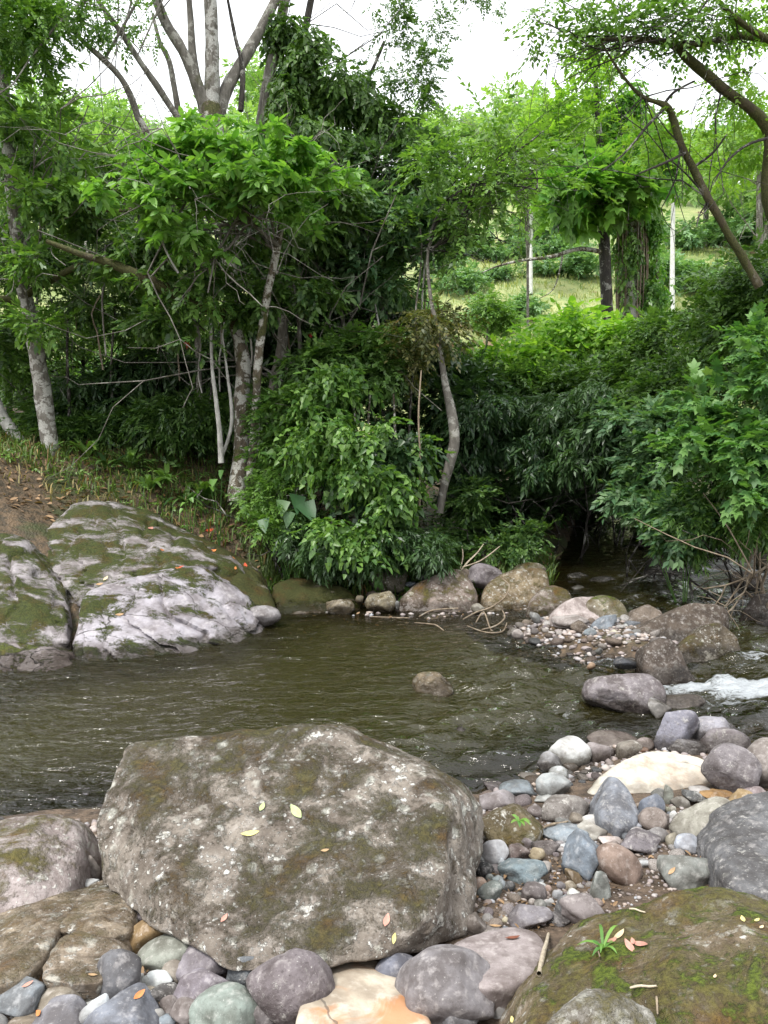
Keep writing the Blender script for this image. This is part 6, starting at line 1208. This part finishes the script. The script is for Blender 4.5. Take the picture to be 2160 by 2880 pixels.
shrub('thick leaf roof added to darken the stream deep in the hollow', 1250, 17, 1000, [(1240, 1010, 15.5, 110, 35, 1.2), (1330, 1030, 15, 80, 35, 1.0), (1200, 900, 16.5, 120, 40, 1.5), (1300, 890, 16.5, 120, 40, 1.5), (1400, 900, 16, 100, 40, 1.4), (1250, 930, 19, 160, 40, 1.5), (1120, 950, 15.5, 80, 50, 1.0)], 1500, 'broad', 'deep', 327, 1.3, -.15, shell=.1)  # added overhead, hidden behind the front shrubs, to block light from the stream
r = np.random.RandomState(463); n = 260; y = 12.2 + 1.8 * r.rand(n); u = -40 + 560 * r.rand(n); x = (u - CU) / FPX * y; z = heights(x, y) + .05 + .1 * r.rand(n)
wd = tag(empty('weeds', (-4, 13, 1.5)), 'low green weeds creeping along the top of the left bank', 'weeds', kind='stuff')
foliage(wd, None, n, 'med', 'mid', 464, size=.6, name='leaves', pts=(np.stack([x, y, z], 1), np.stack([r.normal(size=n), r.normal(size=n), np.full(n, .3)], 1)))
# ---- lianas and thin stems
LI = 'lianas and thin stems'
for k, (s, m, l) in enumerate([([(478, 1000, 12.3, 7), (474, 930, 12.3, 6), (466, 860, 12.3, 5), (458, 790, 12.4, 4), (455, 700, 12.5, 3), (450, 600, 12.6, 2)], 'white', 'white-barked thin stem just left of the mossy trunk'), ([(480, 985, 12.4, 4), (498, 930, 12.4, 4), (500, 880, 12.4, 4), (490, 800, 12.5, 3), (480, 720, 12.6, 2)], 'white', 'pale forked stem between the white stem and the mossy trunk'),
                               ([(556, 985, 12.2, 2.5), (560, 900, 12.2, 2.2), (552, 820, 12.2, 2), (566, 740, 12.2, 2), (572, 640, 12.2, 2)], 'white', 'thin white liana hanging right of the mossy trunk'), ([(385, 590, 11, 2.5), (365, 555, 11, 2.5), (350, 520, 11, 2.2), (345, 480, 11, 1.6)], 'white', 'short pale liana dangling from the bright branches'),
                               ([(622, 960, 14, 2), (625, 880, 14, 2), (620, 790, 14, 2)], 'white', 'thin white stem in the shade behind the heart-leaved bush'), ([(640, 950, 14.2, 2), (645, 880, 14.2, 2), (650, 800, 14.2, 2)], 'white', 'second thin white stem in the shade behind the heart-leaved bush'),
                               ([(152, 990, 14.5, 4), (150, 880, 14.5, 4), (145, 760, 14.5, 3), (150, 640, 14.5, 2)], 'dark', 'thin dark sapling right of the lichen-white trunk'), ([(248, 940, 15, 3), (240, 800, 15, 3), (250, 650, 15, 2)], 'grey', 'thin grey sapling in the left wood'), ([(345, 920, 15.5, 3), (350, 780, 15.5, 3), (335, 640, 15.5, 2)], 'dark', 'thin dark sapling in the middle of the left wood'),
                               ([(905, 1100, 11.5, 2.5), (908, 1000, 11.5, 2.2), (904, 900, 11.5, 2), (910, 800, 11.6, 1.5)], 'twig', 'thin brown liana left of the curved pale trunk'), ([(745, 800, 14, 5), (742, 720, 14, 5), (736, 640, 14, 4)], 'grey', 'slim grey trunk in the middle of the wood'), ([(435, 940, 14.5, 8), (432, 860, 14.5, 8), (428, 780, 14.5, 7), (425, 700, 14.5, 6)], 'grey', 'grey trunk in shade behind the white-barked stem')]):
    pts, rad = stem_w(s); V, F = tube(pts, rad, 6, k, .08); o = obj('liana' if 'liana' in l else 'sapling', mesh_np('liana', V - np.array(pts[0]), F, BM[m]), None, pts[0]); tag(o, l, 'liana' if 'liana' in l else 'sapling', LI)
rg = np.random.RandomState(66)
for k in range(30):
    u = [rg.uniform(80, 940), rg.uniform(420, 920)][k % 2]; y_ = rg.uniform(12.6, 15.5); v0 = rg.uniform(380, 760); v1 = v0 + rg.uniform(120, 330); sp = [(u + rg.normal() * 5, v0 + (v1 - v0) * q / 4, y_ + .05 * rg.normal(), 1.5 + 1.0 * rg.rand()) for q in range(5)]
    pts, rad = stem_w(sp); V, F = tube(pts, rad, 5, k, .08, 2); o = obj('liana', mesh_np('liana', V - np.array(pts[0]), F, BM[['twig', 'white', 'grey', 'dark'][k % 4]]), None, pts[0])
    tag(o, 'thin ' + ['brown', 'white', 'grey', 'dark'][k % 4] + ' liana hanging among the leaves of the ' + ('left wood' if u < 520 else 'middle wood'), 'liana', LI)
# red blossoms deep in the wood
for k, (u, v, l) in enumerate([(402, 738, 'red flower cluster in the shade left of the mossy trunk'), (712, 742, 'red flower cluster in the shade right of the mossy trunk'), (672, 720, 'small red blossom beside the larger red cluster')]):
    vs, fs = leaf_shape('lance'); r = np.random.RandomState(470 + k); c = P(u, v, 13.4); V = np.concatenate([(vs * (.13 if k < 2 else .08)) @ (rotz(r.rand() * 6.28) @ roty(.9 + r.normal() * .5)).T for _ in range(9)]); F = (fs[None] + (np.arange(9) * len(vs))[:, None, None]).reshape(-1, 4)
    if 'red' not in LM: LM['red'] = leafmat('red_petal', (.45, .03, .03), (.62, .06, .05), trans=.3)
    tag(obj('flower', mesh_np('flower', V, F, LM['red'], smooth=False, tint=np.full(len(V), .4)), None, c), l, 'flower')
# ---- dry roots at the right edge and driftwood at the far waterline
t = plant('dry_branches', 'tangle of dry hanging roots and twigs at the right edge above the rapids', 'branches', 1650, 9.5)
branches(t, [(np.array(P(1680, 1180, 9.4)), np.array([-.35, -.1, -1]), 1.1, .02, 2, .05), (np.array(P(1640, 1160, 9.5)), np.array([-.2, 0, -1]), 1.2, .016, 2, .05), (np.array(P(1700, 1230, 9.2)), np.array([-.5, -.1, -.9]), 1.0, .016, 2, .04), (np.array(P(1620, 1240, 9.4)), np.array([-.3, 0, -1]), .9, .014, 2, .03), (np.array(P(1670, 1120, 9.3)), np.array([.1, 0, -1]), 1.5, .013, 1, .02)], 'twig', 481, 'roots')
t = plant('driftwood', 'bundle of thin dead twigs dipping into the pool below the egg-shaped boulder', 'driftwood', 1060, 9.7)
for k, s in enumerate([[(1000, 1338, 9.9, 1.5), (1030, 1322, 10, 2), (1060, 1312, 10, 2), (1090, 1290, 10.1, 2), (1100, 1265, 10.2, 1.6), (1085, 1250, 10.3, 1.2)], [(1028, 1345, 9.8, 1.5), (1045, 1322, 9.9, 1.8), (1060, 1360, 9.5, 1.6), (1075, 1368, 9.4, 1)], [(1040, 1360, 9.5, 1.2), (1070, 1352, 9.5, 1.8), (1090, 1335, 9.7, 1.8), (1085, 1318, 9.9, 1)], [(1010, 1352, 9.6, 1), (1050, 1366, 9.4, 1.6), (1085, 1364, 9.4, 1.6), (1095, 1345, 9.5, 1)], [(895, 1345, 9.8, 1), (930, 1348, 9.8, 1.6), (945, 1352, 9.7, 1.6), (970, 1372, 9.4, 1)], [(905, 1332, 10.1, 1.6), (935, 1318, 10.2, 1.8), (990, 1314, 10.2, 1.6)], [(800, 1332, 10.2, 1.2), (850, 1334, 10.15, 1.6), (885, 1335, 10.1, 1.2)]]):
    stem('twig', s, 'twig', t, 5, k, .05)
t = plant('driftwood', 'spray of pale dead twigs standing behind the perched mauve boulder', 'driftwood', 1000, 11.5)
for k, s in enumerate([[(990, 1240, 11.5, 2), (1010, 1215, 11.5, 2), (1030, 1195, 11.5, 1.5), (1045, 1175, 11.5, 1)], [(992, 1235, 11.5, 1.5), (1000, 1205, 11.5, 1.5), (998, 1180, 11.5, 1)], [(940, 1235, 11.5, 1.5), (960, 1190, 11.5, 1.5), (965, 1170, 11.5, 1)], [(1000, 1225, 11.5, 1.5), (1040, 1210, 11.4, 1.5), (1080, 1180, 11.4, 1)]]): stem('twig', s, 'driftwood', t, 5, k, .05)
# ================================================================== FALLEN LEAVES AND STICKS (set down where they lie)
r = np.random.RandomState(471); V, F, T = [], [], []; off = 0; vs, fs = leaf_shape('broad')
for (u0, u1, v0, v1, n, z) in ((1000, 1330, 1800, 2010, 130, .25), (40, 640, 2040, 2212, 120, .36), (1180, 1540, 1700, 1900, 90, .15), (600, 1180, 1250, 1330, 120, .2)):
    for _ in range(n):
        q = PZ(r.uniform(u0, u1), r.uniform(v0, v1), z); s_ = (.015 + .03 * r.rand()) * (1 if z != .2 else 2.2)
        V.append((vs * s_) @ (rotz(r.rand() * 6.28) @ roty(r.normal() * .4) @ rotx(r.normal() * .5)).T + (q.x, q.y, H(q.x, q.y) + .012)); F.append(fs + off); T.append(np.full(len(vs), r.rand())); off += len(vs)
tag(obj('leaf_litter', mesh_np('leaf_litter', np.concatenate(V), np.concatenate(F), LM['dead'], smooth=False, tint=np.concatenate(T))), 'brown leaf scraps caught between the stones', 'leaf litter', kind='stuff')
bpy.context.view_layer.update(); DG = bpy.context.evaluated_depsgraph_get()
def lay(u, v):
    d = ray(u, v).normalized(); o = Vector((0, 0, CAMZ)); 
    for _ in range(6):
        ok, p, n, i, ob, m = SC.ray_cast(DG, o, d)
        if not ok: return None
        if ob.name.split('.')[0] in ('boulder', 'river_stone', 'bedrock_outcrop', 'ground', 'pebble', 'gravel'): return p, n
        o = p + d * .01
    return None
DL = {k: plainmat(k + '_dead_leaf', c, .6, tuple(x * .75 for x in c), 30) for k, c in {'red': (.55, .09, .04), 'orange': (.60, .22, .07), 'pink': (.52, .26, .20), 'cream': (.72, .55, .34), 'tan': (.42, .27, .14), 'yellow': (.66, .58, .22), 'green': (.42, .50, .22), 'brown': (.20, .07, .04)}.items()}
def dead_leaf(u, v, px, col, label, ang=0.0, curl=.25, wide=.42, group=None):
    h = lay(u, v)
    if not h: return
    p, n = h; L = M(px, p.length) * 1.05; m, k = 7, 5; s = np.linspace(0, 1, m); V = []
    w = wide * .5 * np.sin(np.pi * np.clip(s, .02, .98)) ** .8
    for j in range(k):
        q = (j / (k - 1) * 2 - 1); V.append(np.stack([s - .5, w * q, curl * ((s - .5) ** 2 * 1.2 + (w * q) ** 2 * 2.2)], 1))
    V = np.stack(V, 1).reshape(-1, 3) * L; F = np.array([(i * k + j, (i + 1) * k + j, (i + 1) * k + j + 1, i * k + j + 1) for i in range(m - 1) for j in range(k - 1)])
    o = obj('fallen_leaf', mesh_np('fallen_leaf', V, F, DL[col]), None, p + n * .004)
    o.rotation_mode = 'QUATERNION'; o.rotation_quaternion = n.to_track_quat('Z', 'Y') @ Matrix.Rotation(ang, 3, 'Z').to_quaternion()
    tag(o, label, 'leaf', group)
for a in [(1338, 2022, 34, 'cream', 'pale cream fallen leaf on the mossy boulder', -.8), (1322, 2034, 30, 'pink', 'pink fallen leaf lying under the cream one on the mossy boulder', .3), (1360, 2046, 34, 'pink', 'pink fallen leaf in the middle of the cluster on the mossy boulder', -1.1), (1385, 2042, 40, 'pink', 'pink curled leaf at the right of the cluster on the mossy boulder', 1.2), (1368, 2036, 22, 'pink', 'small pink leaf behind the cluster on the mossy boulder', .2),
          (1107, 2028, 36, 'brown', 'curled dark red leaf on the flat pink slab', .4), (566, 1745, 26, 'green', 'narrow greenish leaf upright on the biggest boulder', 1.4), (640, 1755, 44, 'green', 'broad pale green leaf on the biggest boulder', -.7), (540, 1802, 38, 'yellow', 'small straw-coloured leaf on the biggest boulder', .1), (484, 1985, 24, 'pink', 'pale pink leaf on the lower face of the biggest boulder', .8), (835, 1990, 34, 'pink', 'pink leaf near the lower right corner of the biggest boulder', 1.4), (850, 2028, 24, 'yellow', 'pale yellow leaf below the pink one on the biggest boulder', .9), (702, 1838, 18, 'tan', 'small tan leaf on the biggest boulder', .2),
          (383, 1228, 16, 'orange', 'orange leaf on the crest of the pale bedrock slab, left of a red one', -.3), (390, 1226, 14, 'red', 'red leaf beside the orange one on the crest of the pale bedrock', .5), (530, 1222, 18, 'red', 'red leaf on the right shoulder of the bedrock by the bushes', 1.2), (508, 1228, 13, 'orange', 'small orange leaf left of the red one on the bedrock shoulder', .6), (460, 1190, 18, 'orange', 'orange leaf high on the mossy bedrock shoulder', .1), (452, 1146, 20, 'red', 'red leaf at the top of the mossy bedrock by the bank', .2), (349, 1188, 12, 'orange', 'small orange leaf on the moss-banded bedrock', -.4), (228, 1250, 14, 'cream', 'cream leaf in the hollow between the bedrock slabs', .9), (325, 1142, 22, 'pink', 'pinkish leaf at the upper edge of the moss-banded bedrock', .1),
          (215, 1262, 14, 'tan', 'tan leaf in the hollow between the bedrock slabs', .2), (258, 1328, 16, 'tan', 'thin brown leaf on the pale bedrock slab', 0), (505, 1206, 12, 'orange', 'tiny orange leaf near the foliage on the bedrock shoulder', .7), (85, 2118, 46, 'tan', 'curled tan leaf in front of the left lumpy block', .5), (60, 2128, 22, 'pink', 'small pink leaf beside the curled tan one', 1.0), (200, 2108, 20, 'tan', 'curled tan leaf at the foot of the front lumpy block', .2), (85, 2190, 26, 'orange', 'orange leaf scrap between stones at the bottom left', .4), (300, 2150, 30, 'orange', 'orange leaf scrap on the large blue grey stone', .1),
          (1210, 1896, 34, 'orange', 'crumpled orange leaf among the small pebbles', .2), (1452, 1882, 20, 'tan', 'curled tan leaf beside the cream pebble', 1.2), (1070, 2002, 26, 'tan', 'dry tan leaf at the back edge of the flat pink slab', .3), (1108, 2205, 22, 'yellow', 'yellow leaf at the bottom edge below the blue mauve block', .2), (1635, 1990, 16, 'yellow', 'small yellow leaf at the right edge of the mossy boulder', .4), (1645, 2005, 14, 'cream', 'tiny cream leaf at the right edge of the mossy boulder', 1.0), (1605, 1988, 20, 'yellow', 'yellowish leaf scrap on the upper mossy boulder', .3), (1545, 2112, 14, 'cream', 'tiny cream leaf low on the mossy boulder', .4)]: dead_leaf(*a)
def stick(a, b, px, label, mat='driftwood', lift=.01):
    p, q = lay(*a), lay(*b)
    if not p or not q: return
    p, q = p[0] + p[1] * lift, q[0] + q[1] * lift; r = M(px, p.y); V, F = tube([p, p.lerp(q, .35) + Vector((0, 0, r)), p.lerp(q, .7), q], [r, r * 1.05, r * .9, r * .7], 7, int(a[0]), .06)
    tag(obj('stick', mesh_np('stick', V - np.array(p), F, BM[mat]), None, p), label, 'stick')
stick((1168, 2110), (1185, 2022), 6, 'straight bleached stick leaning on the left side of the mossy boulder')
stick((1365, 2140), (1422, 2136), 3, 'short pale twig low on the mossy boulder')
stick((1298, 2075), (1290, 2045), 2, 'thin curved stem beside the leaf cluster on the mossy boulder', 'twig')
stick((1362, 1968), (1396, 1976), 2, 'tiny pale twig on the upper mossy boulder')
stick((1420, 2160), (1425, 2195), 2.5, 'small upright dry stem at the bottom of the mossy boulder', 'twig')
stick((1170, 1790), (1225, 1775), 3, 'dry twig across the mossy block', 'twig')
t = clump('grass_sprig', 'green grass sprig sprouting from the mossy boulder beside the pink leaves', 1302, 2.6, 9, .11, .006, 'light', 490); h = lay(1302, 2050)
if h: t.location = h[0]
for k, (u, v) in enumerate([(1290, 2058), (1296, 2065)]): pass
print('tris', TRIS[0])
